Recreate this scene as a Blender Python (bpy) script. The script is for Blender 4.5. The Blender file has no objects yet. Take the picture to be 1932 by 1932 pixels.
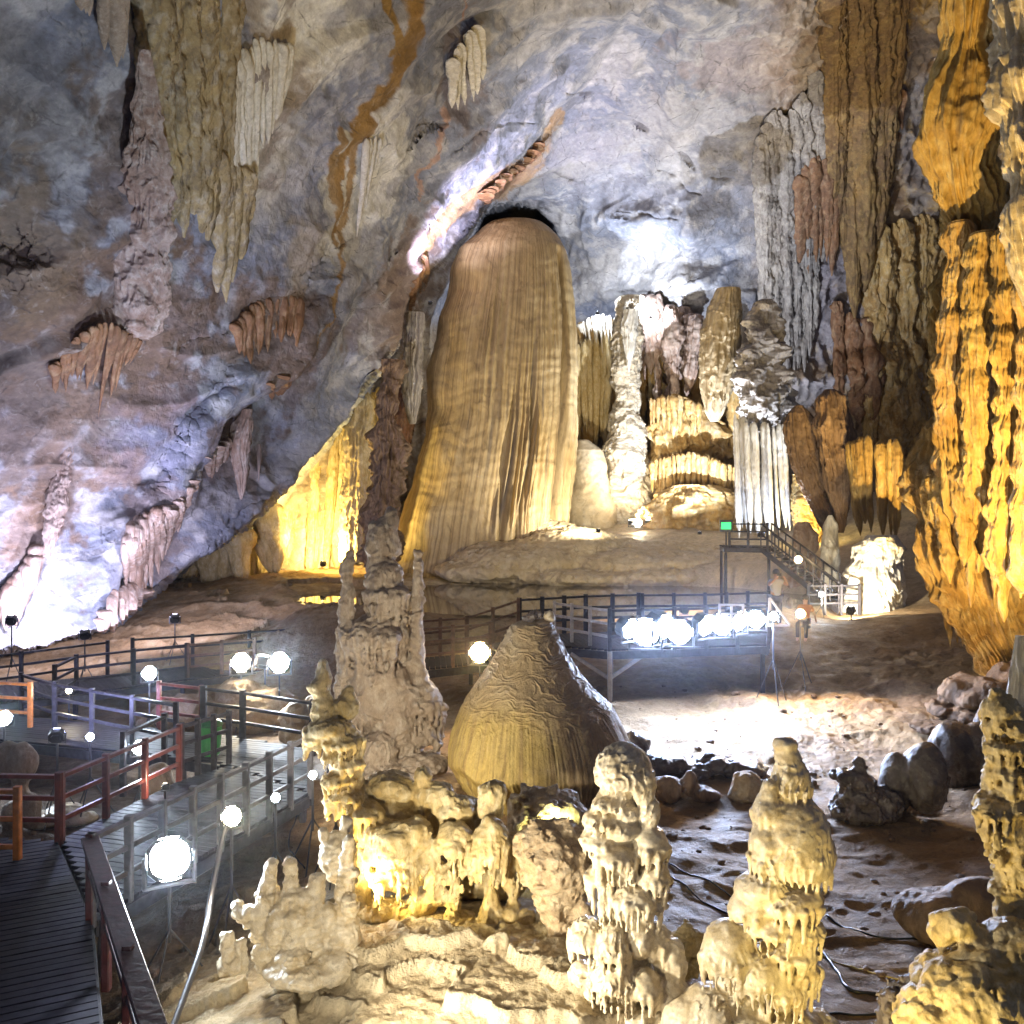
import bpy, math, random
import numpy as np
from mathutils import Vector
import openvdb

rng = np.random.default_rng(7)
random.seed(7)
scene = bpy.context.scene
COL = scene.collection
K = math.tan(math.radians(30)) / 966.0      # tangent per picture unit (the photograph read as 1932 units square)
CAMZ = 6.0

def P(px, py, d):
    """A point seen at (px, py) standing d metres in front of the camera."""
    return np.array([(px - 966) * K * d, d, CAMZ - (py - 966) * K * d])

# ------------------------------------------------------------------ noise
from concurrent.futures import ThreadPoolExecutor
_EX = ThreadPoolExecutor(4)
_K1, _K2, _K3, _K4, _K5 = (np.uint32(v) for v in (374761393, 668265263, 873413957, 1274126177, 2246822519))

def _noise_chunk(p):
    f = np.floor(p); i = f.astype(np.int32).astype(np.uint32); t = p - f
    u = t * t * t * (t * (t * 6 - 15) + 10); out = np.zeros(len(p), np.float32)
    for dx in (0, 1):
        wx = u[:, 0] if dx else 1 - u[:, 0]; hx = (i[:, 0] + np.uint32(dx)) * _K1; x = t[:, 0] - np.float32(dx)
        for dy in (0, 1):
            wy = wx * (u[:, 1] if dy else 1 - u[:, 1]); hy = hx ^ ((i[:, 1] + np.uint32(dy)) * _K2); y = t[:, 1] - np.float32(dy)
            for dz in (0, 1):
                wz = wy * (u[:, 2] if dz else 1 - u[:, 2]); z = t[:, 2] - np.float32(dz)
                h = hy ^ ((i[:, 2] + np.uint32(dz)) * _K3)
                h = (h ^ (h >> np.uint32(13))) * _K4; h = (h ^ (h >> np.uint32(15))) * _K5; h = h >> np.uint32(28)
                a = np.where(h < 8, x, y); b = np.where(h < 4, y, np.where((h & 13) == 12, x, z))
                out += wz * (np.where(h & 1, -a, a) + np.where(h & 2, -b, b))
    return out

def noise(p):
    p = np.asarray(p, np.float32); n = len(p)
    if n < 20000: return _noise_chunk(p)
    return np.concatenate(list(_EX.map(_noise_chunk, [p[k:k+16384] for k in range(0, n, 16384)])))

def fbm(p, octv=4, gain=0.5, lac=2.03, seed=0.0):
    p = np.asarray(p, np.float32) + np.float32(seed * 17.3)
    a, s = 1.0, 0.0
    for k in range(octv):
        s = s + a * noise(p); a *= gain; p = p * lac + 5.7
    return s

def ridged(p, octv=4, gain=0.5, lac=2.1, seed=0.0):
    p = np.asarray(p, np.float32) + np.float32(seed * 13.1)
    a, s, w = 1.0, 0.0, 1.0
    for k in range(octv):
        n = 1 - np.abs(noise(p)) * 2.2; n = n * n; s = s + a * n * w; w = np.clip(n * 1.4, 0, 1); a *= gain; p = p * lac + 3.1
    return s

def worley(p):
    p = np.asarray(p, np.float32); f = np.floor(p); best = np.full(len(p), 9.0, np.float32); i = f.astype(np.int32).astype(np.uint32)
    for dx in (-1, 0, 1):
        for dy in (-1, 0, 1):
            for dz in (-1, 0, 1):
                h = ((i[:, 0]+np.uint32(dx % 2**32))*_K1) ^ ((i[:, 1]+np.uint32(dy % 2**32))*_K2) ^ ((i[:, 2]+np.uint32(dz % 2**32))*_K3)
                h = (h ^ (h >> np.uint32(13)))*_K4; h = (h ^ (h >> np.uint32(15)))*_K5; h ^= h >> np.uint32(16)
                o = np.stack([h & 1023, (h >> np.uint32(10)) & 1023, (h >> np.uint32(20)) & 1023], 1).astype(np.float32)/1023
                best = np.minimum(best, ((f+np.array([dx, dy, dz], np.float32)+o-p)**2).sum(1))
    return np.sqrt(best)

def smooth(a, b, x):
    t = np.clip((x - a) / (b - a + 1e-12), 0, 1); return t * t * (3 - 2 * t)

# ------------------------------------------------------------------ meshes
def mesh_obj(name, V, quads=None, tris=None, mat=None, parent=None, smooth_shade=True, cols=None):
    me = bpy.data.meshes.new(name)
    V = np.ascontiguousarray(V, np.float32)
    me.vertices.add(len(V)); me.vertices.foreach_set('co', V.ravel())
    nq = 0 if quads is None else len(quads); nt = 0 if tris is None else len(tris)
    li = np.concatenate(([] if nq == 0 else [np.asarray(quads, np.int32).ravel()]) + ([] if nt == 0 else [np.asarray(tris, np.int32).ravel()]))
    ls = np.concatenate([np.arange(nq) * 4, nq * 4 + np.arange(nt) * 3]).astype(np.int32)
    me.loops.add(len(li)); me.loops.foreach_set('vertex_index', li.astype(np.int32))
    me.polygons.add(nq + nt); me.polygons.foreach_set('loop_start', ls)
    me.update(calc_edges=True)
    me.polygons.foreach_set('use_smooth', np.full(nq + nt, smooth_shade))
    if cols is not None:
        at = me.color_attributes.new('Tint', 'FLOAT_COLOR', 'POINT')
        at.data.foreach_set('color', np.concatenate([cols, np.ones((len(cols), 1))], 1).astype(np.float32).ravel())
    if mat: me.materials.append(mat)
    o = bpy.data.objects.new(name, me); COL.objects.link(o)
    if parent is not None: o.parent = parent
    return o

def tag(o, label=None, cat=None, group=None, kind=None):
    if label: o['label'] = label
    if cat: o['category'] = cat
    if group: o['group'] = group
    if kind: o['kind'] = kind
    return o

def thing(name, label, cat, loc, group=None):
    o = bpy.data.objects.new(name, None); COL.objects.link(o); o.location = loc
    o.empty_display_size = 0.2
    return tag(o, label, cat, group)

class MB:
    """Collects boxes, bars and tubes into one mesh (world coordinates)."""
    def __init__(s): s.V = []; s.Q = []; s.n = 0
    def add(s, V, Q):
        s.V.append(np.asarray(V, float)); s.Q.append(np.asarray(Q, int) + s.n); s.n += len(V)
    def bar(s, a, b, w, h, up=(0, 0, 1), bev=0.12):
        a = np.array(a, float); b = np.array(b, float); d = b - a; L = np.linalg.norm(d); d /= max(L, 1e-9)
        up = np.array(up, float)
        if abs(d @ up) > 0.95: up = np.array([0.0, 1.0, 0.0])
        x = np.cross(d, up); x /= np.linalg.norm(x); y = np.cross(x, d)
        c = bev * min(w, h)
        pr = [(-w/2+c, -h/2), (w/2-c, -h/2), (w/2, -h/2+c), (w/2, h/2-c), (w/2-c, h/2), (-w/2+c, h/2), (-w/2, h/2-c), (-w/2, -h/2+c)]
        V = [a + x*u + y*v for u, v in pr] + [b + x*u + y*v for u, v in pr]
        Q = [(i, (i+1) % 8, 8 + (i+1) % 8, 8 + i) for i in range(8)]
        for o in (0, 8): Q += [(o, o+1, o+2, o+3), (o, o+3, o+4, o+7), (o+4, o+5, o+6, o+7)]
        s.add(V, Q); return s
    def tube(s, pts, r, n=8):
        pts = np.array(pts, float); m = len(pts); r = np.broadcast_to(np.asarray(r, float), (m,))
        t = np.gradient(pts, axis=0); t /= np.linalg.norm(t, axis=1)[:, None] + 1e-9
        up = np.array([0, 0, 1.0]) if abs(t[0, 2]) < 0.9 else np.array([0, 1.0, 0])
        V = []
        for i in range(m):
            x = np.cross(t[i], up); x /= np.linalg.norm(x) + 1e-9; y = np.cross(x, t[i]); up = y
            for k in range(n):
                an = 2*math.pi*k/n; V.append(pts[i] + (x*math.cos(an) + y*math.sin(an)) * r[i])
        Q = [(i*n+k, i*n+(k+1) % n, (i+1)*n+(k+1) % n, (i+1)*n+k) for i in range(m-1) for k in range(n)]
        b = len(V); V += [pts[0], pts[-1]]
        Q += [(b, (k+1) % n, k, k) for k in range(n)] + [(b+1, (m-1)*n+k, (m-1)*n+(k+1) % n, (m-1)*n+(k+1) % n) for k in range(n)]
        s.add(V, Q); return s
    def build(s, name, mat, parent=None, smooth_shade=False):
        V = np.concatenate(s.V); Q = np.concatenate(s.Q)
        if parent is not None: V = V - np.array(parent.matrix_basis.translation)
        t = Q[:, 2] == Q[:, 3]
        return mesh_obj(name, V, Q[~t], Q[t][:, :3], mat, parent, smooth_shade)

def rbf(pts, vals, q, reg=1e-3):
    pts = np.asarray(pts, float); sc = 500.0 if np.abs(pts).max() > 200 else 10.0
    p = pts / sc; n = len(p)
    def phi(r2): return 0.5 * r2 * np.log(r2 + 1e-9)
    d2 = ((p[:, None] - p[None]) ** 2).sum(-1)
    A = np.zeros((n+3, n+3)); A[:n, :n] = phi(d2) + reg*np.eye(n); A[:n, n] = 1; A[:n, n+1:] = p; A[n, :n] = 1; A[n+1:, :n] = p.T
    w = np.linalg.solve(A, np.concatenate([vals, np.zeros(3)]))
    q = np.asarray(q, float) / sc; out = w[n] + q @ w[n+1:]
    for i in range(n): out = out + w[i] * phi(((q - p[i]) ** 2).sum(-1))
    return out

def seg_dist(q, poly):
    """distance from points q (n,2) to an open polyline, with arc position 0..1 and side sign"""
    poly = np.asarray(poly, float); best = np.full(len(q), 1e9); side = np.zeros(len(q)); pos = np.zeros(len(q))
    for i in range(len(poly)-1):
        a, b = poly[i], poly[i+1]; ab = b - a
        t = np.clip(((q - a) @ ab) / (ab @ ab), 0, 1); c = a + t[:, None]*ab
        d = np.hypot(*(q - c).T); m = d < best
        best = np.where(m, d, best); pos = np.where(m, (i + t)/(len(poly)-1), pos)
        cr = ab[0]*(q[:, 1]-a[1]) - ab[1]*(q[:, 0]-a[0]); side = np.where(m, np.sign(cr), side)
    return best, side, pos

def in_poly(q, poly):
    poly = np.asarray(poly, float); ins = np.zeros(len(q), bool); j = len(poly)-1
    for i in range(len(poly)):
        yi, yj = poly[i, 1], poly[j, 1]
        c = ((yi > q[:, 1]) != (yj > q[:, 1])) & (q[:, 0] < (poly[j, 0]-poly[i, 0])*(q[:, 1]-yi)/(yj-yi+1e-12)+poly[i, 0])
        ins ^= c; j = i
    return ins

def sdist(q, poly):
    d, _, _ = seg_dist(q, list(poly)+[poly[0]]); return np.where(in_poly(q, poly), -d, d)

# ------------------------------------------------------------------ materials
def new_mat(name):
    m = bpy.data.materials.new(name); m.use_nodes = True
    nt = m.node_tree; b = nt.nodes['Principled BSDF']
    return m, nt, b

def rock_mat(name, c1, c2, c3=None, scale=1.0, stretch=1.0, bump=0.5, rough=(0.45, 0.8), fine=14.0, tint=False, stain=None, spec=0.4, streak=0.0, veins=0.0):
    """limestone / calcite: mottled colour, optional vertical streaks, two scales of bump"""
    m, nt, b = new_mat(name); N = nt.nodes.new; L = nt.links.new
    g = N('ShaderNodeNewGeometry')
    mp = N('ShaderNodeMapping'); mp.inputs['Scale'].default_value = (scale, scale, scale*stretch); L(g.outputs['Position'], mp.inputs[0])
    def nz(sc, det=6, dist=0.0, src=None, rough_=0.6):
        n = N('ShaderNodeTexNoise'); n.inputs['Scale'].default_value = sc; n.inputs['Detail'].default_value = det
        n.inputs['Distortion'].default_value = dist; n.inputs['Roughness'].default_value = rough_; L((src or mp).outputs[0], n.inputs['Vector']); return n
    def mix(fac, a, c, mode='MIX'):
        x = N('ShaderNodeMix'); x.data_type = 'RGBA'; x.blend_type = mode
        for s, v in ((0, fac), (6, a), (7, c)):
            if isinstance(v, (int, float)): x.inputs[s].default_value = v
            elif isinstance(v, tuple): x.inputs[s].default_value = (*v, 1)
            else: L(v, x.inputs[s])
        return x.outputs[2]
    def ramp(src, a, c):
        r = N('ShaderNodeMapRange'); r.inputs[1].default_value = a; r.inputs[2].default_value = c; L(src, r.inputs[0]); return r.outputs[0]
    n5 = nz(2.6, 9, 1.0, None, .74)
    n1 = nz(0.9, 8, 0.6); n2 = nz(3.7, 8, 0.3); n3 = nz(fine, 6, 0.0, None, 0.7)
    if tint:
        at = N('ShaderNodeAttribute'); at.attribute_name = 'Tint'
        col = mix(ramp(n2.outputs[0], .35, .68), mix(1.0, at.outputs['Color'], c1, 'MULTIPLY'), mix(1.0, at.outputs['Color'], c2, 'MULTIPLY'))
    else:
        col = mix(ramp(n1.outputs[0], .38, .62), c1, c2)
        if c3: col = mix(ramp(n2.outputs[0], .48, .72), col, c3)
    col = mix(ramp(n3.outputs[0], .3, .72), mix(1.0, col, (.80, .79, .78), 'MULTIPLY'), mix(1.0, col, (1.12, 1.12, 1.12), 'MULTIPLY'))
    if not veins: col = mix(ramp(n5.outputs[0], .55, .72), col, mix(1.0, col, (1.28, 1.27, 1.25), 'MULTIPLY')); col = mix(ramp(n5.outputs[0], .46, .30), col, mix(1.0, col, (.52, .49, .46), 'MULTIPLY'))
    if streak:
        ms = N('ShaderNodeMapping'); ms.inputs['Scale'].default_value = (scale*5, scale*5, scale*.16); L(g.outputs['Position'], ms.inputs[0])
        s1 = nz(1.0, 5, 0.4, ms)
        col = mix(ramp(s1.outputs[0], .5, .72), col, mix(streak, col, stain or (.12, .08, .05)))
    if veins:
        vo = N('ShaderNodeTexVoronoi'); vo.feature = 'DISTANCE_TO_EDGE'; vo.inputs['Scale'].default_value = veins
        ds = N('ShaderNodeMix'); ds.data_type = 'VECTOR'; ds.inputs[0].default_value = .32; L(g.outputs['Position'], ds.inputs[4]); nn_ = nz(.7, 7, 0, None, .68); L(nn_.outputs['Color'], ds.inputs[5])
        mv = N('ShaderNodeMapping'); mv.inputs['Rotation'].default_value = (.3, .6, .2); mv.inputs['Scale'].default_value = (1, 1, 2.2); L(ds.outputs[1], mv.inputs[0]); L(mv.outputs[0], vo.inputs['Vector'])
        vm = N('ShaderNodeMath'); vm.operation = 'MULTIPLY'; L(ramp(vo.outputs['Distance'], .022 if veins < 1 else .07, .0), vm.inputs[0]); L(ramp(n2.outputs[0], .46, .60), vm.inputs[1])
        col = mix(vm.outputs[0], col, mix(.72, col, (.05, .045, .05)))
        n4 = nz(2.2, 10, 1.2, None, .72); col = mix(ramp(n4.outputs[0], .56, .70), col, mix(.40, col, (.62, .60, .58))); col = mix(ramp(n4.outputs[0], .44, .30), col, mix(.45, col, (.07, .065, .075)))
    L(col, b.inputs['Base Color'])
    rr = N('ShaderNodeMapRange'); rr.inputs[1].default_value = .35; rr.inputs[2].default_value = .65
    rr.inputs[3].default_value = rough[0]; rr.inputs[4].default_value = rough[1]; L(n1.outputs[0], rr.inputs[0]); L(rr.outputs[0], b.inputs['Roughness'])
    b.inputs['Specular IOR Level'].default_value = spec
    ad = N('ShaderNodeMath'); ad.operation = 'MULTIPLY_ADD'; L(n3.outputs[0], ad.inputs[0]); ad.inputs[1].default_value = .4
    ae = N('ShaderNodeMath'); ae.operation = 'MULTIPLY_ADD'; L(n5.outputs[0], ae.inputs[0]); ae.inputs[1].default_value = .8; L(n2.outputs[0], ae.inputs[2]); L(ae.outputs[0], ad.inputs[2])
    bp = N('ShaderNodeBump'); bp.inputs['Strength'].default_value = bump; bp.inputs['Distance'].default_value = .16/scale
    L(ad.outputs[0], bp.inputs['Height']); L(bp.outputs[0], b.inputs['Normal'])
    return m

def plain_mat(name, c, rough=.5, metal=0.0, emit=None, es=0.0, var=0.0, grain=None):
    m, nt, b = new_mat(name); N = nt.nodes.new; L = nt.links.new
    b.inputs['Base Color'].default_value = (*c, 1); b.inputs['Roughness'].default_value = rough; b.inputs['Metallic'].default_value = metal
    if emit: b.inputs['Emission Color'].default_value = (*emit, 1); b.inputs['Emission Strength'].default_value = es
    if var:
        g = N('ShaderNodeNewGeometry'); n = N('ShaderNodeTexNoise'); n.inputs['Scale'].default_value = grain or 6; n.inputs['Detail'].default_value = 6
        L(g.outputs['Position'], n.inputs['Vector'])
        r = N('ShaderNodeMapRange'); r.inputs[1].default_value = .3; r.inputs[2].default_value = .7; L(n.outputs[0], r.inputs[0])
        x = N('ShaderNodeMix'); x.data_type = 'RGBA'; L(r.outputs[0], x.inputs[0])
        x.inputs[6].default_value = (*[v*(1-var) for v in c], 1); x.inputs[7].default_value = (*[min(1, v*(1+var)) for v in c], 1)
        L(x.outputs[2], b.inputs['Base Color'])
        bp = N('ShaderNodeBump'); bp.inputs['Strength'].default_value = .25; bp.inputs['Distance'].default_value = .02; L(n.outputs[0], bp.inputs['Height']); L(bp.outputs[0], b.inputs['Normal'])
    return m

# ------------------------------------------------------------------ shape tools
def grid_quads(nr, nc, wrap=False):
    i = np.arange(nr-1)[:, None]; j = np.arange(nc if wrap else nc-1)[None]
    j2 = (j+1) % nc
    return np.stack([i*nc+j, i*nc+j2, (i+1)*nc+j2, (i+1)*nc+j], -1).reshape(-1, 4)

def ring_mesh(C, X, Y):
    """rings: C centres (nz,3), X,Y (nz,nt,3) already-offset vertices -> capped tube"""
    pass

def lathe(name, outline, depth, mat, label=None, cat=None, group=None, ratio=.8, nt=200, nz=240, flute=0.0, ff=7.0, lump=0.0, lf=1.0,
          ledge=0.0, lz=3.0, drip=0.0, seed=0, parent=None, extra=None, exp=2.0, warp=.3, dshift=None, colf=None):
    """A standing or hanging formation from its outline [(py, x_left, x_right)] at one depth, displaced along its normals."""
    o = np.array(outline, float); o = o[np.argsort(o[:, 0])]
    t = np.linspace(0, 1, nz); t = np.concatenate([[0, .002, .006], t[2:-2], [.994, .998, 1]]); nz = len(t)
    py = o[0, 0] + t*(o[-1, 0]-o[0, 0])
    xl = np.interp(py, o[:, 0], o[:, 1]); xr = np.interp(py, o[:, 0], o[:, 2])
    k = np.array([1, 2, 3, 2, 1.]); k /= k.sum()
    def sm(a): return np.convolve(np.pad(a, 2, 'edge'), k, 'valid')
    xl, xr = sm(xl), sm(xr)
    d = depth + (np.interp(py, [p for p, _ in dshift], [s for _, s in dshift]) if dshift else 0*py)
    cx = ((xl+xr)/2-966)*K*d; r = np.maximum((xr-xl)/2, .3)*K*d; z = CAMZ-(py-966)*K*d
    th = np.linspace(0, 2*np.pi, nt, endpoint=False)
    ct, st = np.cos(th), np.sin(th)
    e = 2/exp
    ux = np.sign(ct)*np.abs(ct)**e; uy = np.sign(st)*np.abs(st)**e
    X = cx[:, None]+r[:, None]*ux[None]; Yc = d[:, None]+ratio*r[:, None]*uy[None]; Z = np.repeat(z[:, None], nt, 1)
    V = np.stack([X, Yc, Z], -1)
    nx = np.stack([np.repeat(ux[None], nz, 0), np.repeat(uy[None], nz, 0), 0*X], -1)
    R = r[:, None]
    ends = np.minimum(1, np.minimum(t, 1-t)/.02)[:, None]
    h = 0*X; q = V.reshape(-1, 3)
    wv = (fbm(q*lf*.6, 2, seed=seed+9).reshape(X.shape))*warp
    if flute:
        a = np.stack([np.repeat((ct*ff)[None], nz, 0)+wv*2, np.repeat((st*ff)[None], nz, 0)+wv*2, Z*.12+seed], -1).reshape(-1, 3)
        n = ridged(a, 3, seed=seed).reshape(X.shape)-.8
        h += flute*n*np.minimum(R, np.median(r)*1.2)
    if lump: h += lump*fbm(q*lf, 4, seed=seed+3).reshape(X.shape)*2*np.minimum(R, np.median(r))
    if ledge:
        s = Z*lz+wv*3+1.2*fbm(np.stack([ux[None]*1.3+0*X, uy[None]*1.3+0*X, Z*lz*.4], -1).reshape(-1, 3), 2, seed=seed+5).reshape(X.shape)
        fr = s-np.floor(s)
        h += ledge*(np.where(fr < .2, fr/.2, 1-(fr-.2)/.8)-.5)*np.minimum(R, np.median(r))
    if drip:
        a = np.stack([ct[None]*ff*2.2+0*X, st[None]*ff*2.2+0*X, Z*.9], -1).reshape(-1, 3)
        m = smooth(-.1, .25, fbm(q*lf*1.3*np.array([1, 1, .8]), 2, seed=seed+21)).reshape(X.shape)
        h += drip*m*(np.abs(noise(a)).reshape(X.shape)*2-.6)*np.minimum(R, np.median(r))
    if extra is not None: h = h+extra(th, py, V, R)
    V = V+nx*(h*ends)[..., None]
    # close both ends
    top, bot = V[0].mean(0), V[-1].mean(0)
    W = np.concatenate([V.reshape(-1, 3), top[None], bot[None]]); n = nz*nt
    Q = grid_quads(nz, nt, True)
    jj = np.arange(nt); T = np.concatenate([np.stack([np.full(nt, n), (jj+1) % nt, jj], -1), np.stack([np.full(nt, n+1), (nz-1)*nt+jj, (nz-1)*nt+(jj+1) % nt], -1)])
    if name is None: return W, Q, T
    cl = None
    if colf is not None: cl = np.concatenate([colf(th, py, V).reshape(-1, 3), np.ones((2, 3))])
    ob = mesh_obj(name, W, Q, T, mat, parent, True, cl)
    return tag(ob, label, cat, group)

def merge(parts, name, mat, label=None, cat=None, group=None, parent=None):
    V, Q, T, n = [], [], [], 0
    for v, q, t in parts:
        V.append(v); Q.append(q+n); T.append(t+n); n += len(v)
    ob = mesh_obj(name, np.concatenate(V), np.concatenate(Q), np.concatenate(T), mat, parent)
    return tag(ob, label, cat, group)

def drape(name, top, bottom, depth, mat, label, cat, n=9, group=None, ratio=1.0, over=1.7, jit=.25, jt=.1, seed=1, nt=26, nz=70, taper=.25, rag=.4, flute=.12,
          ledge=.04, lz=3.0, lump=.08, belly=0.0, back=None, follow=None, blunt=.18):
    """Hanging calcite curtain: n fused tapering pleats between a top and a bottom line of picture points."""
    r_ = np.random.default_rng(seed); top = np.array(top, float); bottom = np.array(bottom, float); parts = []
    ts = np.linspace(0, 1, n); over *= 1.45 if follow is not None else 1.0
    def along(pl, t):
        s = np.linspace(0, 1, len(pl)); return np.array([np.interp(t, s, pl[:, i]) for i in range(pl.shape[1])])
    for i, t in enumerate(ts):
        t = float(np.clip(t+r_.uniform(-jt, jt)/n*5, 0, 1))
        a, b = along(top, t), along(bottom, t)
        wa = np.hypot(*(top[-1, :2]-top[0, :2]))/n*over*r_.uniform(.55, 1.4)/2
        dep = depth if len(a) < 3 else a[2]
        y1 = b[1]-(b[1]-a[1])*max(0, r_.uniform(-jit*.3, jit)); L = y1-a[1]; a = a.copy(); a[1] += L*r_.uniform(-.02, .05)
        if L < 4: continue
        out = []
        for s in np.concatenate([[0, .02, .05], np.linspace(.1, 1, 14)]):
            w = wa*((1-s)**.7*(1-taper)+taper)*(1+belly*math.sin(s*math.pi))*(1+.12*math.sin(s*9+i*2.1))
            if s > 1-blunt: w *= max(.04, ((1-s)/blunt))**.55
            if s < .16: w *= .25+.75*math.sqrt(max(0, 1-(1-s/.16)**2))
            c = a[0]+(b[0]-a[0])*s+math.sin(s*4+i)*wa*.12
            out.append((a[1]+L*s, c-w, c+w))
        dd = dep+r_.uniform(-rag, rag)*wa*K*dep*2
        sh = None
        if follow is not None: sh = [(y_, DS((l_+r_x)/2, y_)+follow-dd) for y_, l_, r_x in out[::2]+out[-1:]]
        parts.append(lathe(None, out, dd, None, dshift=sh, ratio=ratio*r_.uniform(.8, 1.3), nt=nt, nz=nz, flute=flute, ff=2.6, ledge=ledge, lz=lz, lump=lump, lf=2.0/(wa*K*dep*4+.05), seed=seed*3+i))
    return merge(parts, name, mat, label, cat, group)

class SDF:
    """Smooth union of ellipsoids and tapering drips on a voxel grid: melted dripstone."""
    def __init__(s, x0, y0, x1, y1, depth, vox, dn=1.0, df=1.0):
        s.D = depth; s.h = vox; u = K*depth; s.u = u
        lo = np.array([(x0-966)*u, depth-dn, CAMZ-(y1-966)*u]); hi = np.array([(x1-966)*u, depth+df, CAMZ-(y0-966)*u])
        s.lo = lo; s.n = np.ceil((hi-lo)/vox).astype(int)+1
        s.f = np.full(s.n, 9.0, np.float32); s.r = np.random.default_rng(int(x0+y0))
    def _sub(s, lo, hi, m):
        a = np.clip(((lo-m-s.lo)/s.h).astype(int), 0, s.n-1); b = np.clip(((hi+m-s.lo)/s.h).astype(int)+2, 1, s.n)
        if np.any(b <= a): return None
        ax = [np.arange(a[i], b[i])*s.h+s.lo[i] for i in range(3)]
        return tuple(slice(a[i], b[i]) for i in range(3)), np.meshgrid(*ax, indexing='ij')
    def _un(s, sl, g, k):
        f = s.f[sl]; h = np.maximum(k-np.abs(f-g), 0)/k; s.f[sl] = np.minimum(f, g)-h*h*k*.25
    def e(s, px, py, rx, ry, dd=0.0, rd=None, k=.05, drips=0, dl=30, dr=4.4, cut=.0, tilt=0.0):
        """ellipsoid at picture point, dd metres deeper; drips fringe its lower rim"""
        u = s.u; c = np.array([(px-966)*u, s.D+dd, CAMZ-(py-966)*u]); r = np.array([rx*u, (rd if rd else rx)*u, ry*u])
        S = s._sub(c-r, c+r, .12)
        if S:
            sl, (X, Y, Z) = S; X = X-c[0]; Y = Y-c[1]; Z = Z-c[2]
            if tilt: X, Z = X*math.cos(tilt)+Z*math.sin(tilt), -X*math.sin(tilt)+Z*math.cos(tilt)
            k0 = np.sqrt((X/r[0])**2+(Y/r[1])**2+(Z/r[2])**2); k1 = np.sqrt((X/r[0]**2)**2+(Y/r[1]**2)**2+(Z/r[2]**2)**2)+1e-9
            g = k0*(k0-1)/k1
            if drips >= 5:                                        # a cap: flat, slightly hollow underside
                b_ = -.22*r[2]-Z-.10*r[2]*(X*X/r[0]**2+Y*Y/r[1]**2); kk = .03; hh = np.maximum(kk-np.abs(g-b_), 0)/kk; g = np.maximum(g, b_)+hh*hh*kk*.25
            s._un(sl, g.astype(np.float32), k if drips < 5 else min(k, .035))
        for i in range(drips):
            a = -math.pi*(i+s.r.uniform(.2, .8))/drips if i < drips*.8 else s.r.uniform(0, math.pi)
            if drips >= 4: a = -math.pi*1.1*(i+s.r.uniform(.2, .8))/drips+.15
            q = c+np.array([r[0]*math.cos(a), r[1]*math.sin(a), 0])*s.r.uniform(.90, 1.02); q[2] -= ry*u*s.r.uniform(.05, .25)
            L = dl*u*s.r.uniform(.45, 1.15); rr = dr*u*s.r.uniform(.7, 1.3)
            s.cap(q+np.array([0, 0, ry*u*.2]), q-np.array([r[0]*math.cos(a)*.12, r[1]*math.sin(a)*.12, L]), rr*1.35, rr*.6, k=.022)
        return s
    def cap(s, a, b, r0, r1, k=.04):
        lo = np.minimum(a, b)-max(r0, r1); hi = np.maximum(a, b)+max(r0, r1); S = s._sub(lo, hi, .08)
        if not S: return s
        sl, (X, Y, Z) = S; ab = b-a; t = np.clip(((X-a[0])*ab[0]+(Y-a[1])*ab[1]+(Z-a[2])*ab[2])/(ab@ab), 0, 1)
        g = np.sqrt((X-a[0]-t*ab[0])**2+(Y-a[1]-t*ab[1])**2+(Z-a[2]-t*ab[2])**2)-(r0+(r1-r0)*t)
        s._un(sl, g.astype(np.float32), k); return s
    def c(s, x0, y0, r0, x1, y1, r1, d0=0.0, d1=None, k=.05):
        u = s.u; d1 = d0 if d1 is None else d1
        return s.cap(np.array([(x0-966)*u, s.D+d0, CAMZ-(y0-966)*u]), np.array([(x1-966)*u, s.D+d1, CAMZ-(y1-966)*u]), r0*u, r1*u, k)
    def build(s, name, mat, label, cat, group=None, lump=.02, lf=5.0, flute=.012, fx=16.0, fz=2.0, ledge=0.0, lz=9.0, parent=None, pop=0.0, pf=14.0):
        m = np.abs(s.f) < .14; idx = np.argwhere(m); q = (idx*s.h+s.lo).astype(np.float32)
        v = s.f[m]
        if lump: v = v-lump*fbm(q*lf, 4)*1.6
        if flute:
            w = fbm(q*2.5, 2, seed=4)[:, None]*np.array([.12, .12, 0])
            v = v-flute*(ridged((q+w)*np.array([fx, fx, fz]), 2)-.8)*smooth(-.25, .2, noise(q*2.1+9))
        if ledge:
            z = q[:, 2]*lz+1.3*fbm(q*2.2, 2, seed=2); fr = z-np.floor(z); v = v-ledge*(np.where(fr < .25, fr/.25, 1-(fr-.25)/.75)-.5)
        if pop: w1 = worley(q*pf); v = v-pop*np.sqrt(np.clip(1-(w1/.85)**2, 0, 1))
        s.f[m] = v
        f = s.f; f[0] = f[-1] = 1; f[:, 0] = f[:, -1] = 1; f[:, :, -1] = 1; f[:, :, 0] = np.maximum(f[:, :, 0], .004)
        g = openvdb.FloatGrid(9.0); g.copyFromArray(np.clip(f, -.2, .2)); g.background = .2
        pts, quads = g.convertToQuads(0.0)
        V = pts*s.h+s.lo
        ob = mesh_obj(name, V if parent is None else V-np.array(parent.location), quads[:, ::-1], None, mat, parent)
        return tag(ob, label, cat, group)
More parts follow.
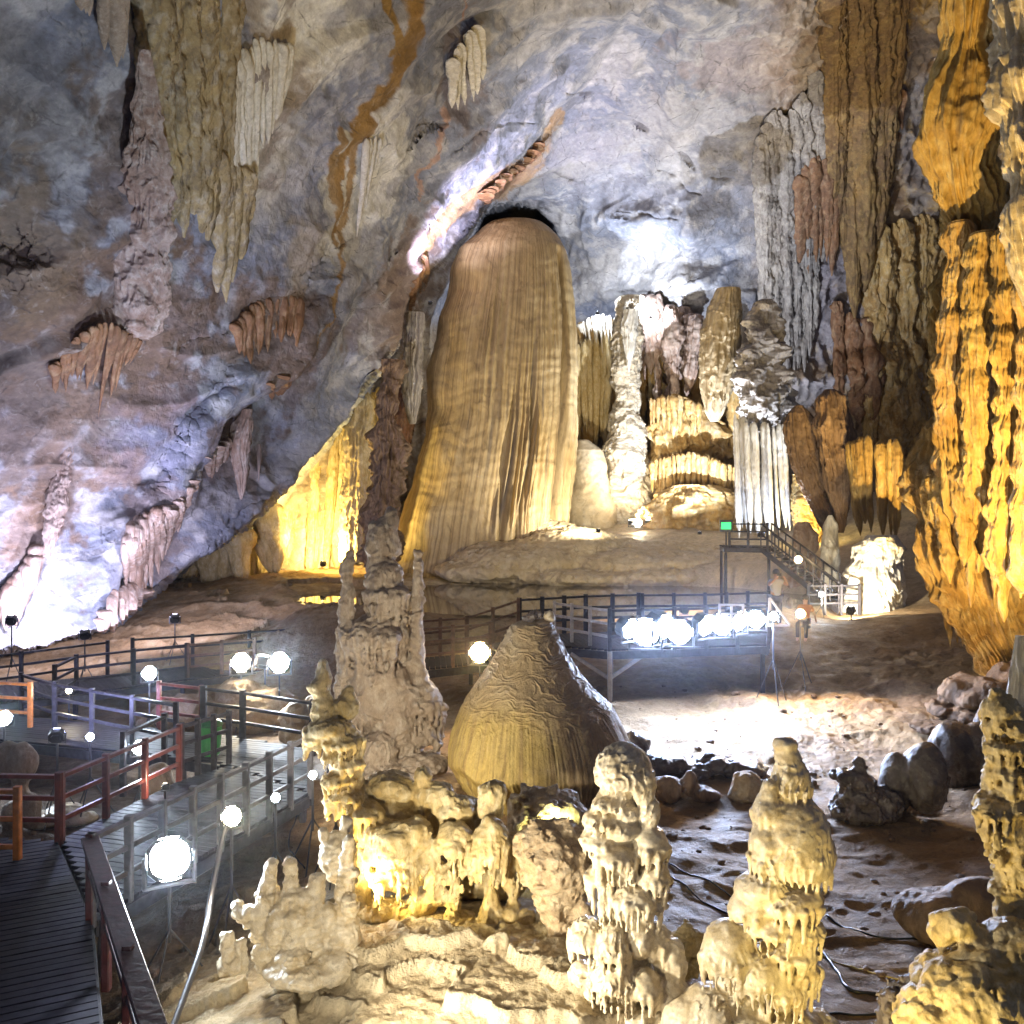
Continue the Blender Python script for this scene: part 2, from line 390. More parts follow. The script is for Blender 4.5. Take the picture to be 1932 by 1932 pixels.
# ------------------------------------------------------------------ camera and world
cam = bpy.data.cameras.new('Camera'); co = bpy.data.objects.new('Camera', cam); COL.objects.link(co)
co.location = (0, 0, CAMZ); co.rotation_euler = (math.radians(90), 0, 0)
cam.sensor_width = 36; cam.angle = math.radians(60); cam.clip_end = 500; cam.clip_start = .1
scene.camera = co
world = bpy.data.worlds.new('World'); scene.world = world; world.use_nodes = True
bg = world.node_tree.nodes['Background']; bg.inputs[0].default_value = (.62, .68, 1.0, 1); bg.inputs[1].default_value = .06
scene.view_settings.view_transform = 'Standard'; scene.view_settings.look = 'None'; scene.view_settings.exposure = 0.95; scene.view_settings.gamma = 1
scene.render.engine = 'CYCLES'
try:
    scene.cycles.use_denoising = True; scene.cycles.denoiser = 'OPENIMAGEDENOISE'
    scene.cycles.max_bounces = 5; scene.cycles.diffuse_bounces = 2; scene.cycles.use_adaptive_sampling = True; scene.cycles.adaptive_threshold = .025; scene.cycles.glossy_bounces = 2
    scene.cycles.sample_clamp_indirect = 4.0; scene.cycles.caustics_reflective = False; scene.cycles.caustics_refractive = False
except Exception: pass

# ------------------------------------------------------------------ the cave shell
M_shell = rock_mat('limestone', (.86, .86, .90), (1.10, 1.10, 1.09), scale=.8, bump=.5, rough=(.55, .9), fine=7.0, tint=True, veins=.55)
NX, NY = 1060, 760
gx = np.linspace(-360, 2290, NX); gy = np.linspace(-430, 1390, NY)
PX, PY = np.meshgrid(gx, gy); q = np.stack([PX.ravel(), PY.ravel()], 1)
q3 = np.concatenate([q/100, np.zeros((len(q), 1))], 1)
jit = fbm(q3*3.1, 5)*14+fbm(q3*.9+30, 2)*10
jit2 = fbm(q3*2.2+9, 5)*16+fbm(q3*.7+3, 3)*22
EDGE = [(-400, 1275), (0, 1245), (110, 1222), (190, 1208), (240, 1192), (272, 1140), (340, 1092), (400, 1042), (480, 988), (560, 908), (622, 842), (690, 762), (738, 690),
        (768, 612), (778, 560), (812, 520), (850, 482), (885, 446), (905, 415), (958, 352), (1000, 290), (1060, 215), (1130, 120), (1200, 0), (1300, -430)]
slab_poly = EDGE+[(-400, -500)]
sdL = sdist(q, slab_poly)+jit*smooth(.0, 1.0, (PY.ravel()-100)/300)*.5
cL = [(-350, 1270, 27), (-350, 600, 20), (-350, -400, 15), (0, 0, 19), (0, 400, 23), (0, 800, 27.5), (0, 1100, 29), (0, 1240, 28.5), (200, 1205, 30), (150, 1000, 30.5), (300, 1000, 33),
      (300, 0, 22.5), (300, 400, 27), (300, 800, 31.5), (272, 1140, 32), (400, 1040, 34.5), (480, 985, 36.5), (560, 905, 38.5), (690, 760, 42), (600, 0, 27), (600, 350, 33), (600, 650, 38),
      (780, 560, 45), (740, 690, 43.5), (900, 0, 32), (900, 300, 42.5), (820, 420, 44.5), (900, 400, 47), (1060, 210, 46.5), (1200, 0, 37), (1300, -400, 26), (600, -400, 19), (1000, -200, 29)]
cB = [(-300, 1300, 40), (0, 1100, 42), (300, 1000, 47), (300, 1250, 47), (450, 1000, 49), (450, 1350, 49), (650, 900, 51), (720, 700, 53), (780, 600, 55), (640, 1150, 51), (850, 450, 53), (960, 330, 50), (1060, 200, 47.5),
      (930, 420, 63), (1000, 420, 64), (900, 700, 60), (1100, 450, 60), (1200, 560, 61), (1300, 450, 56), (1400, 500, 49), (1200, 300, 53), (1300, 150, 45), (1400, 0, 36.5), (1450, 250, 44), (1200, 0, 38), (1300, -400, 27),
      (1100, 650, 63), (1100, 950, 62), (1250, 800, 62), (1350, 800, 58), (1430, 850, 52), (1500, 750, 45), (1520, 950, 47), (1600, 800, 40), (1600, 1000, 39), (1550, 300, 38), (1550, 0, 30), (1500, 500, 43),
      (1700, 100, 27.5), (1700, 400, 30), (1690, 700, 31), (1690, 880, 29), (1740, 950, 27), (1660, 1150, 36), (1800, 1000, 25), (1800, 1230, 24.5), (1850, 500, 24), (1932, 0, 18.5), (1932, 600, 20), (1932, 900, 21), (1932, 1200, 22),
      (2290, 600, 15), (2290, 1390, 17), (2290, -400, 11), (1700, -400, 20), (1000, 1390, 62), (1400, 1390, 50), (1100, 1150, 62)]
dL = rbf([(a, b) for a, b, _ in cL], np.array([c for *_, c in cL]), q)
dB = rbf([(a, b) for a, b, _ in cB], np.array([c for *_, c in cB]), q)
# rounded lip of the overhanging slab, and the slab step that runs parallel to its edge
fold = [(180, 1130), (262, 1040), (340, 950), (403, 843), (461, 771), (581, 662), (700, 545), (790, 440)]
fd, fs, fp = seg_dist(q+jit2[:, None]*.35, fold); s_f = fd*fs      # >0 : lower right of the line
dL = dL+1.6*smooth(-4, 22, s_f)*smooth(330, 200, fd)*smooth(0, .12, fp)*smooth(1, .88, fp)-.9*np.exp(-((s_f+30)/40)**2)*smooth(0, .15, fp)
wE = smooth(-16, 7, sdL); d = dL*(1-wE)+np.maximum(dB, dL)*wE
# bright underside strip of the slab between the two edges
strip = [(775, 560), (790, 480), (850, 385), (950, 338), (1010, 262), (1065, 208), (1000, 300), (958, 356), (905, 420), (850, 487)]
sdS = sdist(q+jit2[:, None]*.3, strip); d = d+1.5*smooth(6, -14, sdS)
# ledges, cracks and the mouth of the low side passage
CR = [[(448, 600), (470, 565), (520, 552), (560, 545), (590, 500), (628, 468), (690, 438)], [(838, 300), (870, 270), (905, 243), (960, 232), (1010, 226)], [(310, 700), (330, 650), (365, 632), (410, 628), (450, 600)],
      [(940, 390), (990, 345), (1040, 325), (1110, 340)], [(1235, 312), (1275, 330), (1300, 360), (1350, 375)], [(745, 330), (790, 258), (830, 235), (850, 242)], [(620, 640), (680, 560), (745, 480), (790, 440)],
      [(1180, 230), (1270, 275), (1320, 330), (1400, 345)], [(400, 1010), (455, 965), (520, 935), (560, 905)], [(1120, 560), (1250, 545), (1340, 520)], [(1140, 410), (1210, 405), (1290, 412)], [(1010, 120), (1060, 170), (1130, 190)]]
CD = []; n1c = fbm(q3*1.7+50, 3)
for i, c in enumerate(CR):
    cd, cs, cp = seg_dist(q+jit[:, None]*.4, c); env = smooth(0, .12, cp)*smooth(1, .85, cp)
    env = env*smooth(-.25, .1, n1c+.15); d = d+.22*np.exp(-(cd/1.9)**2)*env-.07*smooth(-30, 0, cd*cs)*(cd*cs < 0)*env; CD.append(np.exp(-(cd/(1.7+1.0*n1c))**2)*env)
mouth = [(1698, 1005), (1712, 1010), (1726, 1060), (1745, 1130), (1775, 1185), (1800, 1215), (1770, 1260), (1690, 1250), (1688, 1100)]
d = d+15*smooth(5, -10, sdist(q+jit2[:, None]*.2, mouth))
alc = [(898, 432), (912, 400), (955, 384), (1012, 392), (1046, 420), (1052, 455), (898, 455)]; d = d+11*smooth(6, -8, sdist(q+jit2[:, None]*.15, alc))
bul = [(1760, 850, 60, 90, -1.2), (1830, 1080, 55, 110, -1.6), (1780, 970, 40, 60, -1.0), (1880, 960, 45, 130, -1.3), (1900, 1160, 40, 60, -1.5), (1620, 720, 60, 45, -1.6), (1560, 730, 40, 40, -.8), (1700, 780, 40, 60, -1.0),
       (1660, 690, 40, 30, -.8), (120, 560, 120, 110, -1.0), (520, 850, 60, 60, .8), (960, 130, 90, 70, -.8), (1120, 60, 80, 90, .9), (1330, 200, 120, 60, -.9), (1220, 420, 150, 40, -1.4), (1200, 480, 180, 34, .9), (700, 330, 80, 90, -.8), (1180, 600, 120, 30, 1.4),
       (1350, 545, 70, 40, -1.0), (1500, 720, 60, 40, -2.0), (1545, 760, 50, 18, 1.0)]
for x, y, a, b, s in bul:
    d = d+s*np.exp(-((q[:, 0]-x+jit2*.5)/a)**2-((q[:, 1]-y+jit2*.4)/b)**2)
Vs = np.stack([(q[:, 0]-966)*K*d, d, CAMZ-(q[:, 1]-966)*K*d], -1)
G = Vs.reshape(NY, NX, 3)
nn = np.cross(np.gradient(G, axis=1), np.gradient(G, axis=0)).reshape(-1, 3); nn /= np.linalg.norm(nn, axis=1)[:, None]+1e-9
if (nn[:, 1].mean()) > 0: nn = -nn                                # towards the chamber
right = smooth(1380, 1560, q[:, 0]+jit2)                          # the knobbly flowstone wall; the rest is bedded limestone
hang = smooth(900, 1000, q[:, 1])*smooth(1400, 1300, q[:, 0])*0
B = Vs@np.array([[.94, .1, .33], [-.1, 1, .1], [-.33, .05, .94]]).T   # tilted bedding
dg = Vs@np.array([[.62, .30, .72], [.30, .77, -.56], [-.72, .56, .40]]).T
h1 = .62*fbm(B*np.array([.13, .13, .26]), 4, gain=.42, seed=1)+.55*(np.abs(fbm(dg*np.array([.05, .16, .30]), 4, gain=.5, seed=17))-.2)
bs = dg[:, 2]*.30+1.1*fbm(dg*np.array([.06, .14, .10]), 4, gain=.5, seed=18); bf = bs-np.floor(bs); h1 = h1+.42*(np.where(bf < .10, bf/.10, 1-(bf-.10)/.90)-.5)*smooth(-.15, .3, fbm(dg*np.array([.07, .12, .07]), 3, seed=19))
h1 = h1+.13*(ridged(B*np.array([.2, .25, .7]), 3, gain=.4, seed=2)-.9)
cell = np.abs(noise(B*np.array([.45, .45, .9])+fbm(B*.6, 3)[:, None]*.8)); h1 = h1
h1 = h1+.045*fbm(B*np.array([1.1, 1.1, 2.2]), 4, gain=.6, seed=3)
h2 = .70*fbm(Vs*np.array([.42, .42, .2]), 4, gain=.45, seed=5)+.28*(ridged(Vs*np.array([.9, .9, .28]), 4, gain=.42, seed=6)-.8)+.15*fbm(Vs*np.array([1.6, 1.6, 1.0]), 4, gain=.6, seed=7)
hh = h1*(1-right)+h2*right
hh = hh*smooth(20, 3, np.abs(sdL))*.0+hh*(1-.65*np.exp(-(sdL/14)**2))
Vs = Vs+nn*hh[:, None]

# colours of the shell: limestone, calcite coats, iron stains, some painted light and shade
n1 = fbm(Vs*.22, 4, seed=11); n2 = fbm(Vs*.9, 5, gain=.6, seed=12); n3 = fbm(Vs*np.array([1.2, 1.2, .18]), 4, seed=13)
c = np.empty((len(q), 3)); c[:] = (.25, .272, .335)
def blend(mask, col):
    global c
    c = c*(1-mask[:, None])+np.array(col)*mask[:, None]
blend(smooth(-.05, .45, n1+.5*n2)*.65, (.40, .385, .37)); blend(smooth(.0, .5, -n1+.6*n2)*.75, (.20, .205, .235)); blend(smooth(.12, .42, n2)*.5, (.47, .46, .46))
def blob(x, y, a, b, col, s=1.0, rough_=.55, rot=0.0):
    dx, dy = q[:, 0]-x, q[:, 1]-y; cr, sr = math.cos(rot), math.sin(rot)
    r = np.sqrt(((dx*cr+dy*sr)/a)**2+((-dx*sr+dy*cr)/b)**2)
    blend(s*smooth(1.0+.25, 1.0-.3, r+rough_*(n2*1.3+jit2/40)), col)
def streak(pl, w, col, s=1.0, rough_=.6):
    dd, _, pp = seg_dist(q+jit[:, None]*.5, pl); w = np.interp(pp, np.linspace(0, 1, len(w)), w)
    blend(s*smooth(1.15, .75, dd/w+rough_*n2), col)
WHITE = (.85, .83, .75); OCH = (.36, .21, .06); BRN = (.17, .11, .07); RUST = (.42, .19, .09); BONE = (.62, .52, .38)
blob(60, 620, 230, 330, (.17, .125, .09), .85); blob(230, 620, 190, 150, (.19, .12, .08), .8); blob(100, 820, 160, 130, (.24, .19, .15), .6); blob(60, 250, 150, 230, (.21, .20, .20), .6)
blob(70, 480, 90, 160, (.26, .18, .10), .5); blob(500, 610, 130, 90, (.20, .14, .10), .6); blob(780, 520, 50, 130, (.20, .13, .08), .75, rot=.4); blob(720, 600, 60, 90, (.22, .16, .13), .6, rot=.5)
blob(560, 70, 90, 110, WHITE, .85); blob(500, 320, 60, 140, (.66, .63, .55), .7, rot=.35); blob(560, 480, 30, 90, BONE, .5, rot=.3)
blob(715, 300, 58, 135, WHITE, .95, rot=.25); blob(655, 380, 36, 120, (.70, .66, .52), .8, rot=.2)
streak([(775, -60), (765, 40), (730, 140), (690, 210), (668, 280), (650, 350), (636, 440)], [17, 18, 19, 13, 7, 5, 4], (.30, .17, .045), 1.0, .3)
streak([(728, 0), (735, 60), (720, 90)], [7, 9, 3], (.32, .19, .05)); streak([(690, 230), (672, 330), (645, 440), (632, 530), (612, 600), (580, 650)], [10, 9, 6, 4, 3, 2], OCH, .9)
streak([(650, 250), (642, 360), (630, 460)], [6, 7, 3], (.33, .19, .05), .9, .4); streak([(880, 60), (875, -20)], [4, 2], RUST, .6); streak([(850, 220), (800, 330), (790, 380)], [7, 4, 2], (.48, .28, .18), .8); streak([(1060, 220), (1010, 300), (950, 350), (870, 385), (800, 470)], [10, 18, 20, 12, 9], (.47, .29, .13), .8)
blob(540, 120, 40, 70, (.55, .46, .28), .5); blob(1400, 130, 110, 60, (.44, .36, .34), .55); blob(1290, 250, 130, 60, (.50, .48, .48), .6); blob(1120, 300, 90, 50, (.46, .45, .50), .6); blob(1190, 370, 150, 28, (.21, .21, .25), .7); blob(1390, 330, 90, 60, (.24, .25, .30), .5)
blob(960, 405, 70, 22, (.05, .05, .05), .8); blob(1200, 520, 130, 55, (.62, .60, .57), .7)  # alcove shade and the lamplit patch of the vault, painted into the colour
blob(330, 820, 130, 80, (.26, .26, .36), .55); blob(560, 820, 90, 70, (.30, .33, .40), .6); blob(210, 880, 60, 40, (.30, .20, .15), .5); blob(300, 760, 60, 40, (.28, .18, .14), .5); blob(560, 900, 100, 60, (.45, .43, .38), .5, rot=-.6); blob(60, 1000, 60, 70, (.42, .27, .17), .6)
for x, y, a, b in ((860, 720, 60, 40), (690, 470, 26, 30), (420, 690, 40, 30)): blob(x, y, a, b, (.34, .32, .30), .5)
for e in CD: blend(.65*e, (.06, .05, .05))
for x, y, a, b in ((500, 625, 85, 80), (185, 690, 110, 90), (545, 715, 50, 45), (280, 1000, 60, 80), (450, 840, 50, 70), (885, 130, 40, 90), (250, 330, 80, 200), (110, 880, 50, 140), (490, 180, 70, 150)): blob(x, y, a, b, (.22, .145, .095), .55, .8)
# the right-hand wall and the back of the chamber
blend(right*.9, (.40, .29, .17)); gold = right*smooth(1580, 1660, q[:, 0]); blend(gold*smooth(-.3, .3, n1+n2*.4+.1), (.48, .31, .10)); blend(right*smooth(.02, .35, n3)*.75, (.21, .13, .08)); blend(right*smooth(.05, .4, -n3+.2*n2)*.55, (.46, .40, .34))
blob(1738, 240, 44, 170, (.24, .21, .20), .75); blob(1560, 560, 60, 120, (.27, .26, .31), .75); blob(1520, 740, 70, 28, (.52, .50, .54), .8)
streak([(1640, 230), (1650, 400), (1665, 560), (1690, 700), (1700, 820), (1690, 900)], [24, 20, 20, 24, 20, 14], (.45, .25, .03), .9); blob(1780, 960, 110, 120, (.55, .36, .10), .75); blob(1850, 1120, 110, 140, (.62, .45, .20), .7); blob(1720, 860, 40, 60, (.58, .46, .30), .6)
back = smooth(0, 14, sdL)*smooth(590, 640, q[:, 1])*(1-right); blend(back*.9, (.42, .34, .22)); blend(back*smooth(0, .4, n3)*.8, (.24, .17, .10)); blend(back*smooth(.1, .5, -n3)*.7, (.58, .52, .42))
c = np.clip(c*(1+.22*n2[:, None]+.12*fbm(Vs*4.0, 3)[:, None]), .02, .85)

Q = grid_quads(NY, NX)
reg = np.zeros(len(q), int); reg[sdL > -4] = 1
reg[(sdL > -4) & (q[:, 1] > 610) & (q[:, 0] < 1440)] = 2
reg[(sdL > -4) & (q[:, 0] > 1440+jit2*.6+np.clip((300-q[:, 1])*.35, -60, 200))] = 3
rq = reg[Q[:, 0]]
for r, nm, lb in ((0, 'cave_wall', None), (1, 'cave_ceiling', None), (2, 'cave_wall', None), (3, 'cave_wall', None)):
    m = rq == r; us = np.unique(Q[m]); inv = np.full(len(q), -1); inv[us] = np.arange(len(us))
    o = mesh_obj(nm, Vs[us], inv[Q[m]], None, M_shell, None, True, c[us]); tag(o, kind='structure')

# ------------------------------------------------------------------ the floor
def fp3(px, py, z):
    dd = (CAMZ-z)/((py-966)*K); return ((px-966)*K*dd, dd, z)
fl = [fp3(560, 1860, .95), fp3(500, 1932, .92), fp3(800, 1900, .95), fp3(1000, 1780, .95), fp3(1250, 1932, .9), fp3(760, 1760, .95), fp3(960, 1720, .95), fp3(1450, 1920, .75), fp3(1700, 1600, .45), fp3(1650, 1800, .35), fp3(1850, 1900, .7), fp3(1500, 1560, .5),
      fp3(1300, 1500, .5), fp3(1250, 1380, .9), fp3(1400, 1300, 1.25), fp3(1300, 1310, 1.2), fp3(1650, 1320, 1.3), fp3(1900, 1450, 1.0), fp3(1850, 1250, 2.0), fp3(1750, 1230, 1.7), fp3(1550, 1180, 1.9), fp3(1640, 1150, 2.2), fp3(1300, 1240, 1.6), fp3(1148, 1268, 1.45), fp3(950, 1280, 1.25),
      fp3(870, 1320, 1.0), fp3(760, 1440, .95), fp3(640, 1480, .7), fp3(500, 1640, .3), fp3(380, 1780, .3), fp3(300, 1932, .3), fp3(250, 1500, .15), fp3(150, 1500, .3), fp3(0, 1560, .3), fp3(60, 1380, .2), fp3(330, 1330, .4), fp3(480, 1330, .5), fp3(580, 1300, .6), fp3(200, 1208, 1.3),
      fp3(20, 1240, 1.0), fp3(450, 1195, 1.6), fp3(300, 1165, 1.9), fp3(560, 1160, 2.1), fp3(450, 1135, 2.3), fp3(620, 1112, 2.8), fp3(900, 1140, 2.45), fp3(1050, 1130, 2.4), fp3(1200, 1120, 2.4), fp3(800, 1090, 2.55), fp3(1000, 1085, 2.5), fp3(1420, 1105, 3.0), fp3(1350, 1050, 4.2), fp3(1300, 1000, 4.95), fp3(1150, 1000, 4.9), fp3(1400, 1010, 4.6),
      *[(x, 30.6, 2.46) for x in (-7, -3, 1, 5, 9, 13)], *[(x, 28.6, 1.6) for x in (-5, -1, 3, 7)],
      (-6, 3, .2), (6, 3, .4), (0, 3, .5), (-30, 10, 1), (30, 12, 2.5), (-28, 30, 2), (20, 45, 6), (20, 58, 6), (0, 62, 5.2), (-20, 52, 2.4), (-14, 6, .3), (14, 8, 1.4)]
fl = np.array(fl)
ND, NA = 900, 1000
dd = np.concatenate([np.geomspace(4.0, 24, 620), np.geomspace(24.05, 66, ND-620)]); aa = np.linspace(-1.0, 1.0, NA)
DD, AA = np.meshgrid(dd, aa, indexing='ij'); X = (DD*AA*.85).ravel(); Y = DD.ravel()
Zf = rbf(fl[:, :2], fl[:, 2], np.stack([X, Y], 1), 2e-2)
p3 = np.stack([X, Y, 0*X], 1)
near = smooth(13.2, 10.8, Y+.4*X)*smooth(-5.0, -3.9, X)*smooth(1.7, .6, X+.0*Y)
tf = fbm(p3*np.array([.42, .62, 1])+fbm(p3*1.1, 3)[:, None]*.22, 4, gain=.42, seed=21)*2.4
fr = tf-np.floor(tf); terr = np.floor(tf)+smooth(.0, .13, fr)*.75+.25*fr+.22*np.exp(-((fr-.15)/.07)**2)
Zf = Zf+near*(.16*terr-.05)+near*.028*fbm(p3*5, 4, gain=.6)
mid = 1-near
Zf = Zf+mid*(.09*fbm(p3*.55, 4, seed=23)+.05*(ridged(p3*np.array([.5, .9, 1]), 4, seed=24)-.8)*smooth(30, 20, Y)+.018*fbm(p3*3.2, 4, gain=.55)*smooth(2.5, 0, X-.0*Y)+.03*(ridged(p3*np.array([.25, 1.1, 1])+fbm(p3*.5, 2)[:, None]*.4, 3, gain=.4)-.8)*smooth(0, 2.5, X)*smooth(19, 16, Y))
wet = smooth(2, 6, X)*smooth(30, 26, Y)*smooth(15, 19, Y); Zf = Zf+wet*.10*fbm(p3*np.array([1.2, .7, 1]), 5, gain=.62, seed=25)
lb = smooth(-3.5, -6, X)*smooth(28, 31, Y); s = Zf*1.7+.9*fbm(p3*.22, 4, seed=41); Zf = Zf+lb*(.22*((s-np.floor(s))**3-.25)+.05*fbm(p3*1.2, 4, gain=.6))
terr2 = smooth(38, 42, Y)*smooth(-9, -4, X)*smooth(17, 14, X); s = Zf*2.2+.8*fbm(p3*.35, 3); Zf = Zf+terr2*.16*(np.where((s-np.floor(s)) < .25, (s-np.floor(s))/.25, 1.0)-(s-np.floor(s)))
pool = smooth(1.12, .95, np.sqrt(((X-2.0)/10.5)**2+((Y-37.6)/6.6)**2)+.08*fbm(p3*.25, 3)); Zf = Zf*(1-pool)+np.minimum(Zf, 2.42-.15)*pool
n1 = fbm(p3*.5, 4, seed=31); n2 = fbm(p3*2.3, 5, gain=.62, seed=32); cf = np.empty((len(X), 3)); cf[:] = (.35, .23, .12)
def fb(m, col):
    global cf
    cf = cf*(1-m[:, None])+np.array(col)*m[:, None]
fb(smooth(-.2, .4, n1+.4*n2)*.6, (.29, .18, .09)); fb(smooth(.1, .5, n2-n1*.5)*.5, (.42, .32, .21))
fb(smooth(.5, 2, X)*smooth(16.5, 18.5, Y)*smooth(28, 24, Y)*.7, (.47, .35, .21)); fb(near*.9, (.56, .46, .30)); fb(near*smooth(.05, .35, n2)*.5, (.40, .31, .19)); fb(near*smooth(-.05, .3, fbm(p3*9, 3))*.4, (.66, .57, .40)); fb(near*np.exp(-((fr-.12)/.08)**2)*.5, (.68, .60, .44))  # first term paints the middle floor paler to strengthen its lamplit streak
fb(smooth(.9, 2.4, X)*smooth(18, 15, Y)*.8, (.27, .165, .08)); fb(smooth(-3.2, -4.4, X)*smooth(26, 20, Y)*.75, (.12, .09, .075)); fb(smooth(32, 38, Y)*smooth(-8, -3, X)*.8, (.60, .51, .36)); fb(wet*smooth(0, .35, n2+n1)*.5, (.16, .11, .09))
cf = np.clip(cf*(1+.2*n2[:, None]), .02, .85)
M_floor = rock_mat('floor_limestone', (.85, .85, .85), (1.12, 1.12, 1.10), scale=1.6, bump=.7, rough=(.42, .8), fine=16, tint=True, spec=.18)
ZG = Zf.reshape(ND, NA)
def DF(px, py):
    """distance at which the line of sight through (px, py) meets the floor"""
    j = int(np.clip(round(((px-966)*K/.85+1)/2*(NA-1)), 0, NA-1)); m = np.nonzero(CAMZ-(py-966)*K*dd < ZG[:, j])[0]
    return float(dd[m[0]]) if len(m) else float(dd[-1])
def FZ(x, y):
    i = int(np.clip(np.searchsorted(dd, y), 0, ND-1)); j = int(np.clip(round((x/(dd[i]*.85)+1)/2*(NA-1)), 0, NA-1)); return float(ZG[i, j])
o = mesh_obj('cave_floor', np.stack([X, Y, Zf], -1), grid_quads(ND, NA), None, M_floor, None, True, cf); tag(o, kind='structure')
m, nt_, b_ = new_mat('pool_water'); b_.inputs['Base Color'].default_value = (.035, .03, .02, 1); b_.inputs['Roughness'].default_value = .03; b_.inputs['IOR'].default_value = 1.6
N = nt_.nodes.new; w_ = N('ShaderNodeTexNoise'); w_.inputs['Scale'].default_value = 1.2; bpn = N('ShaderNodeBump'); bpn.inputs['Strength'].default_value = .012; nt_.links.new(w_.outputs[0], bpn.inputs['Height']); nt_.links.new(bpn.outputs[0], b_.inputs['Normal'])
th = np.linspace(0, 2*np.pi, 64, endpoint=False); W = np.stack([2+11.3*np.cos(th), 37.6+7.1*np.sin(th), 0*th+2.42], -1)
me = bpy.data.meshes.new('pool_water'); me.from_pydata([tuple(v) for v in W], [], [tuple(range(64))]); me.materials.append(m)
o = bpy.data.objects.new('pool_water', me); COL.objects.link(o); tag(o, kind='structure')
# ------------------------------------------------------------------ dripstone: materials
M_cream = rock_mat('cream_calcite', (.68, .59, .43), (.54, .43, .26), (.76, .69, .55), scale=3.0, bump=.16, rough=(.28, .5), fine=22, spec=.5)
M_yell = rock_mat('yellow_calcite', (.60, .47, .24), (.44, .31, .11), (.68, .58, .36), scale=2.4, stretch=.5, bump=.45, rough=(.35, .65), fine=22, spec=.5)
M_och = rock_mat('ochre_flowstone', (.50, .33, .10), (.36, .22, .06), (.56, .43, .20), scale=.9, stretch=.35, bump=.55, rough=(.4, .7), fine=9, streak=.7, stain=(.17, .10, .04))
M_orange = rock_mat('orange_flowstone', (.56, .37, .13), (.40, .24, .08), (.62, .50, .30), scale=.9, stretch=.5, bump=.6, rough=(.4, .75), fine=8, streak=.5, stain=(.20, .12, .05))
M_brown = rock_mat('brown_flowstone', (.25, .16, .10), (.17, .11, .065), (.34, .23, .14), scale=.9, stretch=.35, bump=.6, rough=(.45, .8), fine=9, streak=.5, stain=(.09, .06, .04))
M_dkoch = rock_mat('dark_ochre_flowstone', (.30, .18, .06), (.17, .10, .05), (.40, .27, .10), scale=.8, stretch=.35, bump=.6, rough=(.45, .8), fine=8, streak=.6, stain=(.07, .05, .03))
M_stripe = rock_mat('striped_flowstone', (.44, .34, .17), (.30, .23, .12), (.52, .47, .38), scale=.9, stretch=.25, bump=.6, rough=(.45, .8), fine=8, streak=.85, stain=(.17, .14, .11))
M_rust = rock_mat('rust_dripstone', (.31, .155, .07), (.19, .10, .055), (.42, .28, .16), scale=1.0, stretch=.3, bump=.5, rough=(.45, .8), fine=9, streak=.6, stain=(.12, .07, .05))
M_pink = rock_mat('pinkish_calcite', (.42, .33, .28), (.29, .19, .14), (.56, .49, .44), scale=1.2, stretch=.35, bump=.6, rough=(.5, .8), fine=8, streak=.55, stain=(.22, .12, .08))
M_white = rock_mat('white_calcite', (.72, .69, .60), (.60, .55, .44), (.80, .77, .70), scale=1.2, stretch=.35, bump=.5, rough=(.45, .75), fine=8, streak=.45, stain=(.30, .27, .22))
M_grey = rock_mat('grey_dripstone', (.40, .37, .34), (.26, .23, .21), (.52, .48, .42), scale=1.1, stretch=.35, bump=.65, rough=(.5, .8), fine=8, streak=.6, stain=(.14, .12, .11))
M_statue = rock_mat('golden_flowstone', (.46, .37, .23), (.40, .31, .18), (.52, .45, .32), scale=.55, stretch=.4, bump=.35, rough=(.45, .7), fine=6, streak=.75, stain=(.20, .13, .05))
M_statue2 = rock_mat('giant_flowstone', (.9, .9, .9), (1.08, 1.08, 1.06), scale=.6, stretch=.4, bump=.35, rough=(.45, .7), fine=6, tint=True)
M_tan = rock_mat('tan_dripstone', (.45, .36, .27), (.33, .25, .18), (.54, .46, .37), scale=1.8, stretch=.6, bump=.55, rough=(.4, .75), fine=13, streak=.25, stain=(.2, .14, .1))
M_wetdark = rock_mat('dark_wet_stone', (.12, .09, .075), (.07, .055, .05), (.20, .165, .14), scale=1.6, bump=.4, rough=(.15, .5), fine=12, spec=.6)
M_scale = rock_mat('scaly_calcite', (.60, .52, .38), (.44, .36, .24), (.68, .61, .48), scale=.9, stretch=1.6, bump=.8, rough=(.4, .7), fine=8, veins=1.3)
M_sand = rock_mat('sandstone_crust', (.50, .38, .24), (.40, .29, .17), (.58, .48, .34), scale=2.4, bump=.6, rough=(.5, .85), fine=24)
M_apron = rock_mat('apron_flowstone', (.56, .46, .30), (.48, .38, .23), (.62, .54, .39), scale=.5, bump=.3, rough=(.4, .7), fine=5)

dgrid = d.reshape(NY, NX)
def DS(px, py):
    i = int(np.clip(round((py-gy[0])/(gy[1]-gy[0])), 0, NY-1)); j = int(np.clip(round((px-gx[0])/(gx[1]-gx[0])), 0, NX-1)); return float(dgrid[i, j])
def on(pts, off=-.3): return [(x, y, DS(x, y)+off) for x, y in pts]

